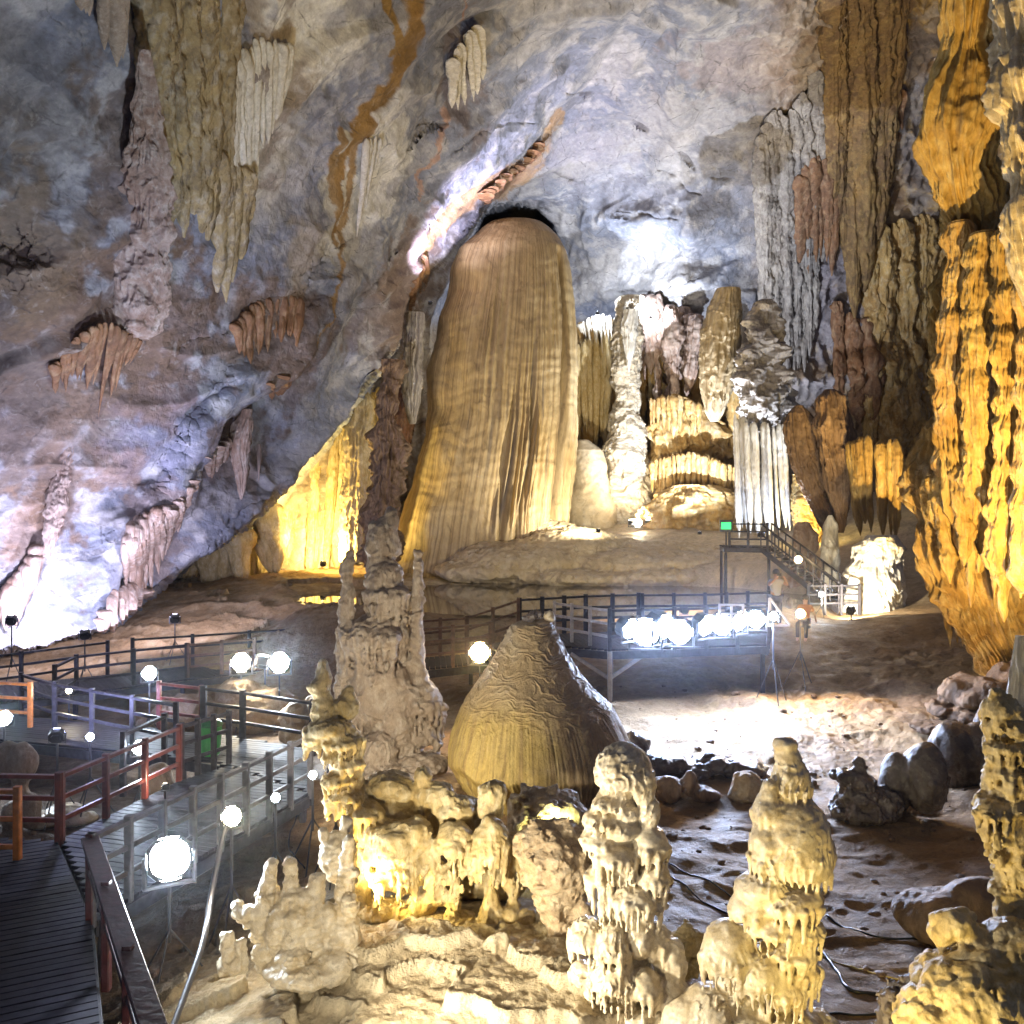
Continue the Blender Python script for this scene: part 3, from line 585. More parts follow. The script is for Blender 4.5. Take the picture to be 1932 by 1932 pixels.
# ------------------------------------------------------------------ the great stalagmite
def st_extra(th, py, V, R):
    x = np.cos(th)[None]; fr = smooth(.5, -.1, np.sin(th))[None]; y = py[:, None]
    wob = .03*np.sin(y*.02)
    h = -.42*R*np.exp(-((x-.80+wob*.4)/.040)**2)*smooth(470, 540, y)*fr
    h = h-.07*R*np.exp(-((x-.36+wob)/.03)**2)*smooth(560, 760, y)*fr-.06*R*np.exp(-((x-.12-wob)/.026)**2)*smooth(640, 800, y)*fr
    a = np.stack([x*24+0*y, 0*x+0*y, V[..., 2]*.035], -1).reshape(-1, 3)
    f = ridged(a, 3, seed=5).reshape(h.shape)-.75
    ms = smooth(-.45, .15, x)*smooth(480, 640, y)*smooth(1040, 960, y)
    am_ = smooth(-.35, .25, fbm(np.stack([x*3+0*y, 0*x+0*y, V[..., 2]*.10], -1).reshape(-1, 3), 3, seed=44)).reshape(h.shape); h = h+.055*R*f*ms*fr*am_
    lobes = fbm(np.stack([V[..., 0]*.28, V[..., 2]*.2, 0*V[..., 0]], -1).reshape(-1, 3), 3, seed=8).reshape(h.shape)
    h = h+.12*R*lobes*smooth(.0, -.5, x)
    rip = np.sin(V[..., 2]*9+6*fbm(V.reshape(-1, 3)*.5, 2).reshape(h.shape)); return h+.0025*R*rip
def st_col(th, py, V):
    x = np.cos(th)[None]+0*py[:, None]; y = py[:, None]+0*x; c = np.ones((*x.shape, 3))*np.array([.39, .28, .13])
    n = fbm(np.stack([x*38, V[..., 1]*.0, V[..., 2]*.05], -1).reshape(-1, 3), 4, gain=.7, seed=71).reshape(x.shape)
    n2_ = fbm(V.reshape(-1, 3)*.5, 4, seed=72).reshape(x.shape)
    def bl(m, col):
        nonlocal c
        c = c*(1-m[..., None])+np.array(col)*m[..., None]
    bl(smooth(-.1, .5, n2_)*.5, (.47, .36, .19)); bl(smooth(.05, .35, n)*.75, (.23, .16, .08)); bl(smooth(.1, .45, -n)*.45, (.50, .40, .23))
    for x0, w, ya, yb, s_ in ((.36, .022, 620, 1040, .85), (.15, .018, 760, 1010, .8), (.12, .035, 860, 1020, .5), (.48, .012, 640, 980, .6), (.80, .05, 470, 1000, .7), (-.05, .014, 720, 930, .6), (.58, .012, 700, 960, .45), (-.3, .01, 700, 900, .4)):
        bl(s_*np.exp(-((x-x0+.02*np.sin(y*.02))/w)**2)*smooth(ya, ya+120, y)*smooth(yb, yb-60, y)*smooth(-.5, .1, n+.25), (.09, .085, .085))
    bl(smooth(520, 430, y)*.5, (.30, .20, .09)); return c  # summit darkened in the tint to stand for its dimmer light
lathe('stalagmite', [(416, 962, 992), (422, 925, 1022), (432, 908, 1036), (450, 892, 1054), (475, 866, 1067), (510, 851, 1077), (560, 840, 1082), (640, 819, 1088), (700, 806, 1090), (800, 796, 1087), (880, 781, 1081), (940, 768, 1075),
      (1000, 756, 1071), (1050, 747, 1073), (1100, 738, 1078)], 50, M_statue2, 'giant round-topped golden flowstone stalagmite towering at the centre of the cave', 'stalagmite', ratio=.72, nt=640, nz=460, lump=.008, lf=.5, extra=st_extra, exp=2.4, seed=3, colf=st_col)
s = SDF(760, 960, 1460, 1120, 45.5, .085, 4.5, 5.5)
for a in [(1000, 1060, 150, 42, 1.5, 120), (1080, 1040, 110, 45, 2.2, 110), (1040, 1010, 60, 30, 3.0, 60), (930, 1078, 110, 26, .6, 90), (1180, 1062, 110, 26, .8, 110), (1270, 1062, 100, 24, 1.2, 110), (1350, 1072, 90, 26, 1.0, 90), (1230, 1084, 120, 20, -.6, 90), (1100, 1088, 130, 20, -.5, 90), (1330, 1050, 90, 18, 3, 90), (1250, 1040, 90, 18, 3, 100), (1160, 1035, 70, 20, 2.5, 80)]:
    s.e(a[0], a[1], a[2], a[3], a[4], a[5], k=.25)
s.build('flowstone_apron', M_apron, 'smooth cream flowstone apron spreading from the foot of the giant stalagmite', 'flowstone', lump=.09, lf=.8, flute=0, ledge=.13, lz=1.9)

# ------------------------------------------------------------------ hanging and wall formations of the left slab
drape('stalactite_curtain', on([(252, -90), (330, -90), (445, -90)], -.6), on([(275, 150), (312, 435), (352, 450), (395, 470), (418, 440)], -.9), 0, M_stripe, 'long ochre and grey stalactite bundle hanging at the upper left', 'stalactite', n=10, seed=4, jit=.12, flute=.3, ledge=.07, lz=1.2, taper=.7, lump=.15, blunt=.07, over=1.9, nz=120, nt=40, follow=-.28)
drape('stalactite_curtain', on([(424, 160), (450, 105), (485, 72), (545, 82)], -.35), on([(432, 540), (452, 430), (490, 330), (530, 215)], -.5), 0, M_white, 'pale fluted curtain streaked with ochre beside the upper left stalactite bundle', 'stalactite', n=14, seed=9, jit=.2, flute=.2, taper=.35, nt=30, blunt=.1, follow=-.28)
drape('stalactite_curtain', on([(404, 280), (440, 300), (470, 330)], -.5), on([(412, 560), (440, 570), (462, 430)], -.7), 0, M_stripe, 'brown tapering drape hanging below the pale fluted curtain', 'stalactite', n=5, seed=19, flute=.2, taper=.4, follow=-.28)
drape('stalactite_curtain', on([(140, -80), (185, -80), (232, -80)], -.3), on([(152, 40), (178, 62), (236, 150)], -.4), 0, M_tan, 'short pale drip fringe at the top left corner', 'stalactite', n=6, seed=13, flute=.2, follow=-.28)
lathe('flowstone_cascade', [(95, 262, 284), (150, 255, 292), (210, 248, 304), (300, 238, 318), (390, 218, 324), (450, 203, 326), (520, 190, 322), (570, 176, 318), (610, 168, 306), (640, 172, 280)], DS(260, 400)-.1, M_pink, 'speckled pinkish stepped flowstone cascade clinging to the left wall', 'flowstone',
      ratio=.4, lump=.16, lf=1.2, ledge=.22, lz=.55, drip=.16, ff=5, seed=6, dshift=[(95, -4.2), (400, 0), (640, 2.6)], nt=220, nz=320)
drape('stalactite_curtain', on([(100, 690), (150, 630), (205, 600), (265, 640)], -.35), on([(104, 770), (140, 735), (180, 790), (245, 700)], -.45), 0, M_rust, 'orange brown fringe of small stalactites under the stepped cascade', 'stalactite', n=20, seed=21, jit=.5, flute=.12, taper=.12, follow=-.28)
drape('stalactite_curtain', on([(440, 612), (478, 572), (520, 552), (563, 556)], -.35), on([(452, 668), (482, 692), (520, 655), (558, 662)], -.5), 0, M_rust, 'rusty orange drape bulging from the crack in the left slab', 'stalactite', n=15, seed=23, jit=.35, flute=.15, belly=.15, follow=-.28)
drape('stalactite_curtain', on([(508, 722), (540, 700), (574, 676)], -.3), on([(514, 754), (538, 742), (566, 706)], -.4), 0, M_rust, 'small orange drape below the rusty one on the left slab', 'stalactite', n=6, seed=25, jit=.3, follow=-.28)
lathe('flowstone_cascade', [(735, 132, 158), (790, 122, 152), (850, 108, 142), (910, 96, 128), (960, 86, 126), (1000, 82, 112), (1050, 74, 96)], DS(115, 880)-.15, M_pink, 'thin drip column running down the left slab', 'flowstone', ratio=.6, lump=.22, lf=2.0, ledge=.15, lz=.9, drip=.3, ff=4, seed=8, nt=90, nz=220)
drape('stalactite_curtain', on([(2, 1130), (28, 1085), (62, 1052), (72, 1020)], -.35), on([(-4, 1165), (16, 1200), (44, 1150), (66, 1100)], -.6), 0, M_pink, 'dark edged pink drape at the left border above the railing', 'stalactite', n=10, seed=27, jit=.3, follow=-.28)
lathe('stalactite', [(772, 458, 476), (800, 440, 476), (830, 428, 474), (860, 434, 470), (900, 443, 467), (925, 449, 462), (942, 453, 457)], DS(455, 830)-.9, M_pink, 'large tapering pinkish stalactite under the slab fold', 'stalactite', ratio=.6, flute=.2, ff=3, lump=.12, lf=1.5, ledge=.08, lz=1.4, seed=9, nt=80, nz=160)
drape('stalactite_curtain', on([(388, 862), (410, 842), (430, 826)], -.6), on([(396, 905), (410, 900), (426, 870)], -.9), 0, M_pink, 'stubby brown drips left of the large tapering stalactite', 'stalactite', n=6, seed=29, jit=.3, follow=-.28)
lathe('stalactite', [(838, 486, 492), (860, 484, 494), (885, 486, 491), (908, 488, 489)], DS(489, 860)-.4, M_pink, 'tiny stalactite right of the large tapering one', 'stalactite', nt=30, nz=40)
drape('stalactite_curtain', on([(232, 1030), (256, 978), (292, 955), (330, 950)], -.8), on([(236, 1125), (262, 1150), (300, 1100), (330, 1000)], -1.0), 0, M_pink, 'big shaggy pink dripstone drape low on the left slab', 'stalactite', n=15, seed=31, jit=.25, flute=.2, ratio=1.3, belly=.1, nz=110, follow=-.28)
drape('stalactite_curtain', on([(316, 960), (340, 930), (366, 905)], -.5), on([(318, 1010), (340, 1000), (362, 930)], -.7), 0, M_pink, 'small brown hump of dripstone above the big shaggy drape', 'stalactite', n=5, seed=33, jit=.3, follow=-.28)
drape('stalactite_curtain', on([(186, 1165), (218, 1108), (246, 1100), (278, 1110)], -.6), on([(192, 1204), (222, 1204), (250, 1200), (276, 1150)], -.9), 0, M_pink, 'ragged pink dripstone foot reaching the floor under the shaggy drape', 'stalactite', n=11, seed=35, jit=.3, ratio=1.2, follow=-.28)
drape('stalactite_curtain', on([(852, 110), (872, 76), (900, 52)], -.3), on([(852, 200), (880, 220), (912, 175)], -.45), 0, M_white, 'white and orange dripstone figure on the ceiling slab', 'stalactite', n=7, seed=37, jit=.45, flute=.2, taper=.3, follow=-.28)
drape('stalactite_curtain', on([(692, 262), (706, 255), (718, 262)], -.35), on([(674, 446), (686, 410), (706, 330)], -.55), 0, M_white, 'white spear-shaped curtain beside the ochre streak', 'stalactite', n=4, seed=39, jit=.1, flute=.2, taper=.25, follow=-.28)
drape('stalactite_curtain', on([(908, 370), (950, 335), (990, 300), (1020, 268)], -.3), on([(912, 388), (952, 362), (992, 318), (1020, 280)], -.4), 0, M_rust, 'row of orange drips along the lip of the ceiling slab', 'stalactite', n=12, seed=41, jit=.5, follow=-.28)
drape('stalactite_curtain', on([(772, 540), (786, 500), (800, 478)], -.3), on([(768, 640), (784, 575), (798, 552)], -.4), 0, M_rust, 'rust-coloured drips on the slab edge left of the giant stalagmite', 'stalactite', n=6, seed=43, jit=.4, follow=-.28)

# ------------------------------------------------------------------ back of the chamber, left of the giant
drape('flowstone_curtain', [(330, 1040, 48), (430, 985, 48.5), (520, 880, 49.5), (620, 790, 50.5), (715, 720, 51)], [(280, 1150, 46), (400, 1142, 47), (500, 1120, 48), (600, 1105, 49), (715, 1090, 50)], 0, M_yell, 'long yellow flowstone curtain under the left slab', 'flowstone', n=26, seed=51, jit=.12, flute=.22, taper=.6, nz=130, nt=34, lz=.7, ledge=.07)
drape('flowstone_curtain', [(390, 1020, 45.5), (450, 1000, 45.5), (520, 930, 46.5)], [(400, 1132, 45), (450, 1110, 45), (530, 1085, 46)], 0, M_yell, 'front row of pointed yellow lobes beneath the slab edge', 'flowstone', n=6, seed=53, jit=.2, taper=.25, belly=.2, flute=.15, nt=34)
lathe('column', [(735, 672, 690), (755, 655, 705), (820, 648, 704), (900, 645, 700), (980, 640, 694), (1060, 640, 690)], 47.5, M_yell, 'tall pale fluted column left of the knobbly brown one', 'column', lump=.06, flute=.18, ff=3, ledge=.05, lz=1.1, seed=55, nt=90)
lathe('column', [(680, 712, 764), (740, 716, 750), (800, 708, 752), (850, 700, 764), (920, 694, 760), (980, 690, 758), (1070, 684, 752)], 44.8, M_brown, 'knobbly brown column close to the left side of the giant stalagmite', 'column', lump=.34, lf=.8, flute=.2, ledge=.22, lz=.8, drip=.2, seed=57, nt=160)
lathe('stalactite', [(590, 768, 800), (650, 764, 800), (720, 760, 796), (770, 766, 790), (800, 772, 784)], 48, M_grey, 'bluish fluted dripstone in the gap beside the giant stalagmite', 'stalactite', flute=.3, ff=3, lump=.08, ledge=.06, lz=1, seed=59, nt=80)
lathe('stalactite', [(690, 738, 784), (740, 734, 786), (800, 738, 782), (850, 748, 772)], 50.5, M_rust, 'dark reddish hanging mass behind the knobbly brown column', 'stalactite', flute=.2, lump=.1, ledge=.1, lz=.9, seed=61, nt=80)

# ------------------------------------------------------------------ back of the chamber, right of the giant
drape('stalactite_curtain', [(1092, 612, 58.5), (1115, 596, 58), (1140, 592, 58), (1172, 602, 58)], [(1098, 628, 58.5), (1120, 655, 58), (1145, 668, 58), (1172, 640, 58)], 0, M_white, 'white fringed shelf of dripstone right of the giant stalagmite', 'stalactite', n=15, seed=63, jit=.5, taper=.1, belly=.1)
lathe('column', [(560, 1168, 1216), (620, 1156, 1214), (680, 1152, 1212), (750, 1157, 1206), (800, 1148, 1214), (860, 1139, 1224), (920, 1142, 1230), (985, 1148, 1232), (1000, 1150, 1230)], 56.5, M_scale, 'pale rough column with a lamp at its foot', 'column', lump=.18, lf=.8, ledge=.13, lz=1.1, drip=.14, seed=65, nt=150, nz=300)
drape('flowstone_curtain', [(1084, 640, 60), (1110, 640, 60), (1150, 630, 60)], [(1086, 850, 60), (1112, 850, 60), (1142, 870, 60)], 0, M_yell, 'narrow golden curtain between the giant stalagmite and the rough column', 'flowstone', n=8, seed=67, flute=.2, taper=.5)
drape('flowstone_curtain', [(1090, 600, 61.5), (1200, 590, 61), (1300, 600, 60), (1400, 640, 57.5)], [(1090, 960, 61.5), (1200, 980, 61), (1300, 980, 60), (1400, 980, 57.5)], 0, M_orange, 'dense row of narrow tan columns lining the back of the chamber', 'flowstone', n=22, seed=66, jit=.45, flute=.25, taper=.6, lump=.25, ledge=.10, lz=.8, nz=150, rag=1.0, over=2.0)
lathe('stalactite', [(585, 1176, 1204), (620, 1172, 1202), (655, 1177, 1198), (690, 1183, 1190), (702, 1185, 1188)], 55.2, M_white, 'pale pointed stalactite in front of the rough column', 'stalactite', flute=.25, ff=3, lump=.1, seed=68, nt=60, nz=90)
drape('stalactite_curtain', [(1232, 868, 55), (1290, 852, 54.5), (1340, 858, 54.2), (1394, 884, 54)], [(1232, 930, 55), (1290, 936, 54.5), (1340, 938, 54.2), (1394, 946, 54)], 0, M_orange, 'lower fringe of tan drips across the layered mass', 'stalactite', n=22, seed=70, jit=.4, taper=.3, lump=.2, belly=.1)
drape('stalactite_curtain', [(1226, 752, 55.5), (1270, 740, 55), (1322, 760, 54.6)], [(1226, 806, 55.5), (1270, 826, 55), (1322, 818, 54.6)], 0, M_orange, 'upper fringe of tan drips under the pinkish curtain', 'stalactite', n=13, seed=72, jit=.5, taper=.3, lump=.2, belly=.1)
lathe('boulder', [(915, 1270, 1350), (935, 1240, 1385), (965, 1228, 1398), (1005, 1222, 1405)], 53.5, M_orange, 'tan mound with a shadowed hollow beneath the drip fringes', 'rock', ratio=.5, lump=.2, lf=.6, ledge=.08, lz=.8, drip=.12, ff=6, seed=74, nt=160)
lathe('boulder', [(830, 1090, 1110), (850, 1078, 1140), (900, 1072, 1150), (950, 1070, 1158), (1000, 1066, 1165)], 56, M_apron, 'smooth brown mound at the right foot of the giant stalagmite', 'rock', lump=.12, lf=.35, seed=69, nt=90)
drape('stalactite_curtain', [(1195, 560, 59), (1240, 555, 58), (1275, 575, 57), (1318, 590, 56.5)], [(1205, 720, 59), (1240, 800, 58), (1275, 790, 57), (1310, 740, 56.5)], 0, M_pink, 'pinkish white stalactite curtain hanging in the back of the chamber', 'stalactite', n=9, seed=71, jit=.35, flute=.25, taper=.4, nz=140, nt=44, lump=.4, ledge=.16, lz=.8, over=2.4, rag=.8)
lathe('flowstone_mass', [(750, 1260, 1300), (770, 1236, 1330), (820, 1225, 1372), (880, 1228, 1385), (920, 1226, 1392), (990, 1222, 1400)], 57, M_orange, 'layered orange flowstone mass at the back behind the exit sign', 'flowstone', ratio=.5, lump=.12, lf=.5, ledge=.12, lz=.6, drip=.16, ff=6, seed=73, nt=240, nz=260)
lathe('stalactite', [(545, 1352, 1396), (580, 1336, 1400), (630, 1324, 1398), (690, 1320, 1394), (740, 1323, 1380), (775, 1330, 1366), (795, 1340, 1356)], 49.5, M_statue, 'smooth golden sack-shaped stalactite under the ceiling alcove', 'stalactite', flute=.12, ff=4, lump=.05, seed=75, nt=120, ledge=.04, lz=1.2)
lathe('flowstone_mass', [(565, 1435, 1455), (590, 1420, 1470), (650, 1392, 1480), (720, 1382, 1490), (770, 1390, 1492), (800, 1400, 1470), (815, 1410, 1450)], 47, M_grey, 'dark crusted hanging rock right of the golden stalactite', 'rock', ratio=.6, lump=.35, lf=.9, ledge=.12, lz=.9, drip=.25, ff=4, seed=77, nt=150)
drape('flowstone_curtain', [(1384, 785, 46), (1420, 792, 45.5), (1480, 800, 44.5)], [(1388, 1010, 46), (1430, 1010, 45.5), (1492, 1005, 44.5)], 0, M_white, 'tall white pleated curtain above the staircase', 'flowstone', n=12, seed=79, jit=.05, taper=.85, flute=.2, nz=110, rag=.6)
lathe('stalactite', [(765, 1500, 1515), (780, 1486, 1530), (830, 1480, 1545), (880, 1492, 1556), (930, 1515, 1572), (980, 1544, 1582), (1015, 1560, 1574)], 40.5, M_brown, 'heavy brown hanging drape pointing down behind the staircase', 'stalactite', ratio=.7, flute=.2, ff=3, lump=.15, lf=.9, ledge=.08, lz=1, seed=81, nt=120)
lathe('stalactite', [(735, 1555, 1575), (750, 1540, 1596), (800, 1536, 1606), (850, 1544, 1608), (900, 1556, 1606), (960, 1572, 1600), (1005, 1580, 1592)], 38.8, M_brown, 'fluted brown stalactite with bulging shoulder beside the yellow columns', 'stalactite', ratio=.8, flute=.25, ff=3, lump=.12, lf=.9, ledge=.07, lz=1, seed=83, nt=120)
drape('flowstone_curtain', [(1604, 830, 37.5), (1640, 820, 36.5), (1692, 830, 35.5)], [(1618, 1000, 37.5), (1645, 1030, 36.5), (1690, 1035, 35.5)], 0, M_och, 'cluster of yellow fluted columns above the floodlit stump', 'flowstone', n=7, seed=85, jit=.15, taper=.5, flute=.22, nz=110, nt=36)
lathe('stalagmite', [(1010, 1636, 1692), (1030, 1616, 1700), (1070, 1606, 1702), (1110, 1600, 1704), (1150, 1590, 1712), (1175, 1580, 1725)], 34.5, M_white, 'broad floodlit white stump at the mouth of the side passage', 'stalagmite', lump=.14, lf=1.0, drip=.16, ff=4, ledge=.08, lz=1.2, seed=87, nt=160)
lathe('stalagmite', [(972, 1563, 1570), (990, 1556, 1580), (1030, 1550, 1584), (1080, 1550, 1582), (1110, 1546, 1586)], 38, M_white, 'slim bluish white stalagmite behind the stair railing', 'stalagmite', lump=.12, lf=1.4, ledge=.1, lz=1.6, seed=89, nt=80)
lathe('boulder', [(985, 1505, 1525), (1010, 1492, 1538), (1060, 1490, 1542), (1120, 1488, 1546)], 39.5, M_pink, 'pale rock pillar behind the upper stairs', 'rock', lump=.18, lf=1.0, ledge=.06, seed=91, nt=80)
lathe('stalagmite', [(895, 1495, 1530), (940, 1494, 1545), (985, 1498, 1558), (1030, 1500, 1560)], 44, M_och, 'bright yellow dripstone block in the recess behind the stairs', 'stalagmite', lump=.2, lf=1.0, drip=.2, ff=3, ledge=.08, seed=93, nt=90)

# ------------------------------------------------------------------ the right-hand wall
drape('flowstone_curtain', on([(1556, -90), (1610, -90), (1700, -90)]), on([(1566, 440), (1604, 660), (1642, 600), (1674, 380)]), 0, M_dkoch, 'dark brown ochre column sweeping down from the ceiling', 'flowstone', n=9, seed=101, jit=.2, flute=.24, taper=.55, nz=200, nt=50, over=2.2, ledge=.06, lz=.7, follow=-.5, lump=.14, blunt=.1)
drape('flowstone_curtain', on([(1428, 262), (1470, 205), (1500, 180), (1556, 120)]), on([(1440, 640), (1476, 720), (1510, 700), (1556, 600)]), 0, M_grey, 'grey fluted ribs left of the dark ochre column', 'flowstone', n=15, seed=103, jit=.4, flute=.3, taper=.4, nz=190, nt=36, lump=.26, ledge=.12, follow=-.2, blunt=.1)
drape('stalactite_curtain', on([(1506, 330), (1530, 290), (1575, 300)]), on([(1508, 500), (1538, 550), (1572, 520)]), 0, M_rust, 'reddish bulging drape in the middle of the right wall', 'stalactite', n=7, seed=105, jit=.35, flute=.2, belly=.2, ledge=.1, lz=1, follow=-.5, lump=.2)
drape('flowstone_curtain', on([(1570, 560), (1610, 600), (1650, 600)]), on([(1575, 760), (1620, 800), (1660, 800)]), 0, M_rust, 'lumpy reddish brown flowstone under the dark ochre column', 'flowstone', n=7, seed=106, jit=.3, flute=.16, ledge=.14, lz=.9, follow=-.25, lump=.3, taper=.6)
drape('stalactite_curtain', on([(1676, 160), (1690, 150), (1704, 170)]), on([(1672, 340), (1686, 330), (1698, 250)]), 0, M_rust, 'narrow dark drip line beside the grey rock window', 'stalactite', n=4, seed=107, jit=.3, follow=-.2)
drape('flowstone_curtain', on([(1632, 380), (1680, 430), (1740, 400), (1800, 430)]), on([(1640, 860), (1690, 900), (1745, 900), (1800, 900)]), 0, M_orange, 'broad ribbed ochre flowstone sheet filling the right wall', 'flowstone', n=15, seed=108, jit=.35, flute=.26, taper=.55, nz=200, nt=44, lump=.28, ledge=.12, lz=.8, follow=-.05, over=2.0, blunt=.08, rag=.7)
drape('flowstone_curtain', on([(1660, 640), (1720, 620), (1790, 640)]), on([(1690, 1000), (1730, 960), (1800, 1000)]), 0, M_orange, 'crumpled tan flowstone above the dark side passage', 'flowstone', n=9, seed=110, jit=.4, flute=.2, taper=.5, nz=160, nt=44, lump=.4, ledge=.16, lz=1.0, follow=-.15, over=1.8, rag=.8)
lathe('flowstone_mass', [(-110, 1796, 1905), (-20, 1788, 1900), (80, 1774, 1896), (180, 1756, 1890), (260, 1744, 1886), (320, 1746, 1884), (380, 1760, 1884), (430, 1786, 1880), (480, 1800, 1868), (520, 1815, 1850)], 18.7, M_och, 'huge yellow ochre flowstone bulge at the upper right', 'flowstone', ratio=.7, flute=.2, ff=3.5, lump=.22, lf=.7, ledge=.06, lz=.9, drip=.06, seed=109, nt=300, nz=420, dshift=[(-110, -1.5), (520, 1.6)])
lathe('flowstone_mass', [(-110, 1890, 2010), (0, 1884, 2005), (120, 1886, 2010), (220, 1890, 2010), (300, 1898, 2000), (380, 1904, 2000), (470, 1915, 1990), (560, 1926, 1980), (600, 1935, 1970)], 16.4, M_cream, 'pale creased flowstone at the right border of the picture', 'flowstone', ratio=.8, flute=.28, ff=3, lump=.25, lf=.9, drip=.16, ledge=.14, lz=.7, seed=111, nt=240, nz=360)
lathe('flowstone_mass', [(360, 1830, 1960), (420, 1790, 1985), (520, 1768, 1995), (640, 1762, 2000), (760, 1764, 2000), (860, 1772, 2000), (960, 1790, 1990), (1000, 1810, 1980)], 21.2, M_och, 'fluted orange flowstone backing behind the bulbous columns', 'flowstone', ratio=.35, lump=.14, lf=.6, drip=.14, ff=7, flute=.16, ledge=.05, lz=.8, seed=118, nt=420, nz=320)
def bulbs(y0, y1, x0, x1, n, w0, w1, seed):
    r_ = np.random.default_rng(seed); ph = np.cumsum(r_.uniform(.6, 1.5, n+3)); ph = ph/ph[-1]; out = []
    am = r_.uniform(.75, 1.2, n+4)
    for s in np.linspace(0, 1, 90):
        k = int(np.searchsorted(ph, s)); a = ph[k-1] if k else 0; b = ph[min(k, len(ph)-1)]; u = np.clip((s-a)/max(b-a, 1e-6), 0, 1)
        w = (w0+(w1-w0)*s)*(.80+.26*am[k]*math.sin(math.pi*u**.75)**.7+.04*math.sin(s*43)); c = x0+(x1-x0)*s+5*math.sin(s*7+seed)
        if s > .93: w *= 1-.5*(s-.93)/.07
        out.append((y0+(y1-y0)*s, c-w, c+w))
    return out
for k, (y0, y1, x0, x1, w0, w1, dp, sh, lb) in enumerate([(420, 1010, 1806, 1792, 25, 28, 19.4, 3.2, 'beaded ochre column leftmost of the bulbous group'), (440, 1080, 1852, 1838, 29, 30, 18.8, 2.9, 'beaded ochre column second in the bulbous group'), (470, 900, 1884, 1872, 19, 22, 19.3, 2.0, 'thin beaded column squeezed inside the bulbous group'),
        (430, 1100, 1912, 1900, 28, 34, 17.9, 2.4, 'thick beaded column third in the bulbous group'), (520, 1120, 1946, 1940, 24, 28, 17.2, 2.2, 'beaded column cut by the right border')]):
    lathe('column', bulbs(y0, y1, x0, x1, 5, w0, w1, k+1), dp, M_orange if k % 2 == 0 else M_och, lb, 'column', group='bulbous columns on the right wall', ratio=1, flute=.2, ff=3, lump=.2, lf=1.5, ledge=.05, lz=.8+.25*k, drip=.12, seed=113+2*k, nt=140, nz=360, dshift=[(y0, 0), (y0+(y1-y0)*.5, sh*.3), (y1, sh)])
lathe('flowstone_mass', [(760, 1790, 1960), (820, 1728, 1965), (880, 1712, 1970), (950, 1716, 1975), (1020, 1738, 1980), (1080, 1756, 1985), (1140, 1776, 1990), (1190, 1798, 1995), (1235, 1836, 2000), (1275, 1850, 2010)], 23.5, M_orange,
      'knobbly orange flowstone bulge glowing at the lower right beside the dark passage', 'flowstone', ratio=.5, lump=.13, lf=.7, drip=.07, ff=6, ledge=.07, lz=.9, flute=.10, seed=119, nt=420, nz=420, dshift=[(760, 1.5), (1100, 0), (1275, -1.2)])
drape('flowstone_curtain', [(1740, 900, 23.0), (1800, 880, 21.6), (1850, 860, 20.9), (1940, 860, 19.6)], [(1752, 1060, 23.2), (1806, 1120, 22), (1850, 1180, 21.4), (1940, 1220, 20)], 0, M_och, 'long knobbly orange drapes in front of the glowing bulge', 'flowstone', n=12, seed=120, jit=.45, flute=.2, taper=.4, lump=.35, ledge=.14, lz=1.2, nz=150, nt=44, rag=.8, over=1.9)
drape('stalactite_curtain', [(1780, 1120, 24.3), (1800, 1130, 24), (1830, 1140, 23.6)], [(1786, 1210, 24.3), (1802, 1235, 24), (1828, 1240, 23.6)], 0, M_orange, 'orange drips touching the floor by the dark passage', 'stalactite', n=5, seed=121, jit=.3)
lathe('stalagmite', [(1200, 1916, 1940), (1240, 1910, 1950), (1300, 1904, 1958), (1350, 1900, 1960)], 12.5, M_white, 'pale stalagmite at the right border behind the near yellow one', 'stalagmite', lump=.12, flute=.2, ff=3, seed=123, nt=80)
# ------------------------------------------------------------------ the great dome and the composite stalagmite in the middle
def dome_extra(th, py, V, R):
    y = py[:, None]; zz = V[..., 2]; a = np.stack([np.cos(th)[None]*26+0*y, np.sin(th)[None]*26+0*y, V[..., 2]*.5], -1).reshape(-1, 3)
    f = np.abs(noise(a)).reshape(len(py), -1)
    rim = smooth(1428, 1452, y+14*noise(np.stack([np.cos(th)*3, np.sin(th)*3, 0*th], -1))[None])
    q = V.reshape(-1, 3); w_ = fbm(q*1.6, 3, seed=6)
    rip = ridged(q*np.array([3.0, 3.0, 9.0])+w_[:, None]*np.array([.6, .6, 2.4]), 3, gain=.5, seed=12).reshape(f.shape)-.75
    return R*(-.022*f*smooth(1300, 1380, y)-.060*rim*(f*2.2)**.8*1.4-.03*rim+.05*fbm(q*.8, 3, seed=4).reshape(f.shape))+.022*rip*smooth(1400, 1290, y+30*w_.reshape(f.shape))
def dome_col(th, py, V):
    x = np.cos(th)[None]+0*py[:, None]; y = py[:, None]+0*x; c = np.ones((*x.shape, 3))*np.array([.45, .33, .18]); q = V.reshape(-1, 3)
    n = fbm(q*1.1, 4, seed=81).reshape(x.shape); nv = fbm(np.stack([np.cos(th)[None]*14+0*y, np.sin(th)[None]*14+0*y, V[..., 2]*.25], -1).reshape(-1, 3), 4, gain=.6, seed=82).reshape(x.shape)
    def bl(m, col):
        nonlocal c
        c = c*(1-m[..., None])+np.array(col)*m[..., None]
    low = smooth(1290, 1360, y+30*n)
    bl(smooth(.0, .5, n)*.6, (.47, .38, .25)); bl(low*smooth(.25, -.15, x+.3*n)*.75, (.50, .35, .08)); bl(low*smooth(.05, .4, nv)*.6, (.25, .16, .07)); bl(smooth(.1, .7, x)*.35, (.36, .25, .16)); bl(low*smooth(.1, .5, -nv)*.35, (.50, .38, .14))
    return c
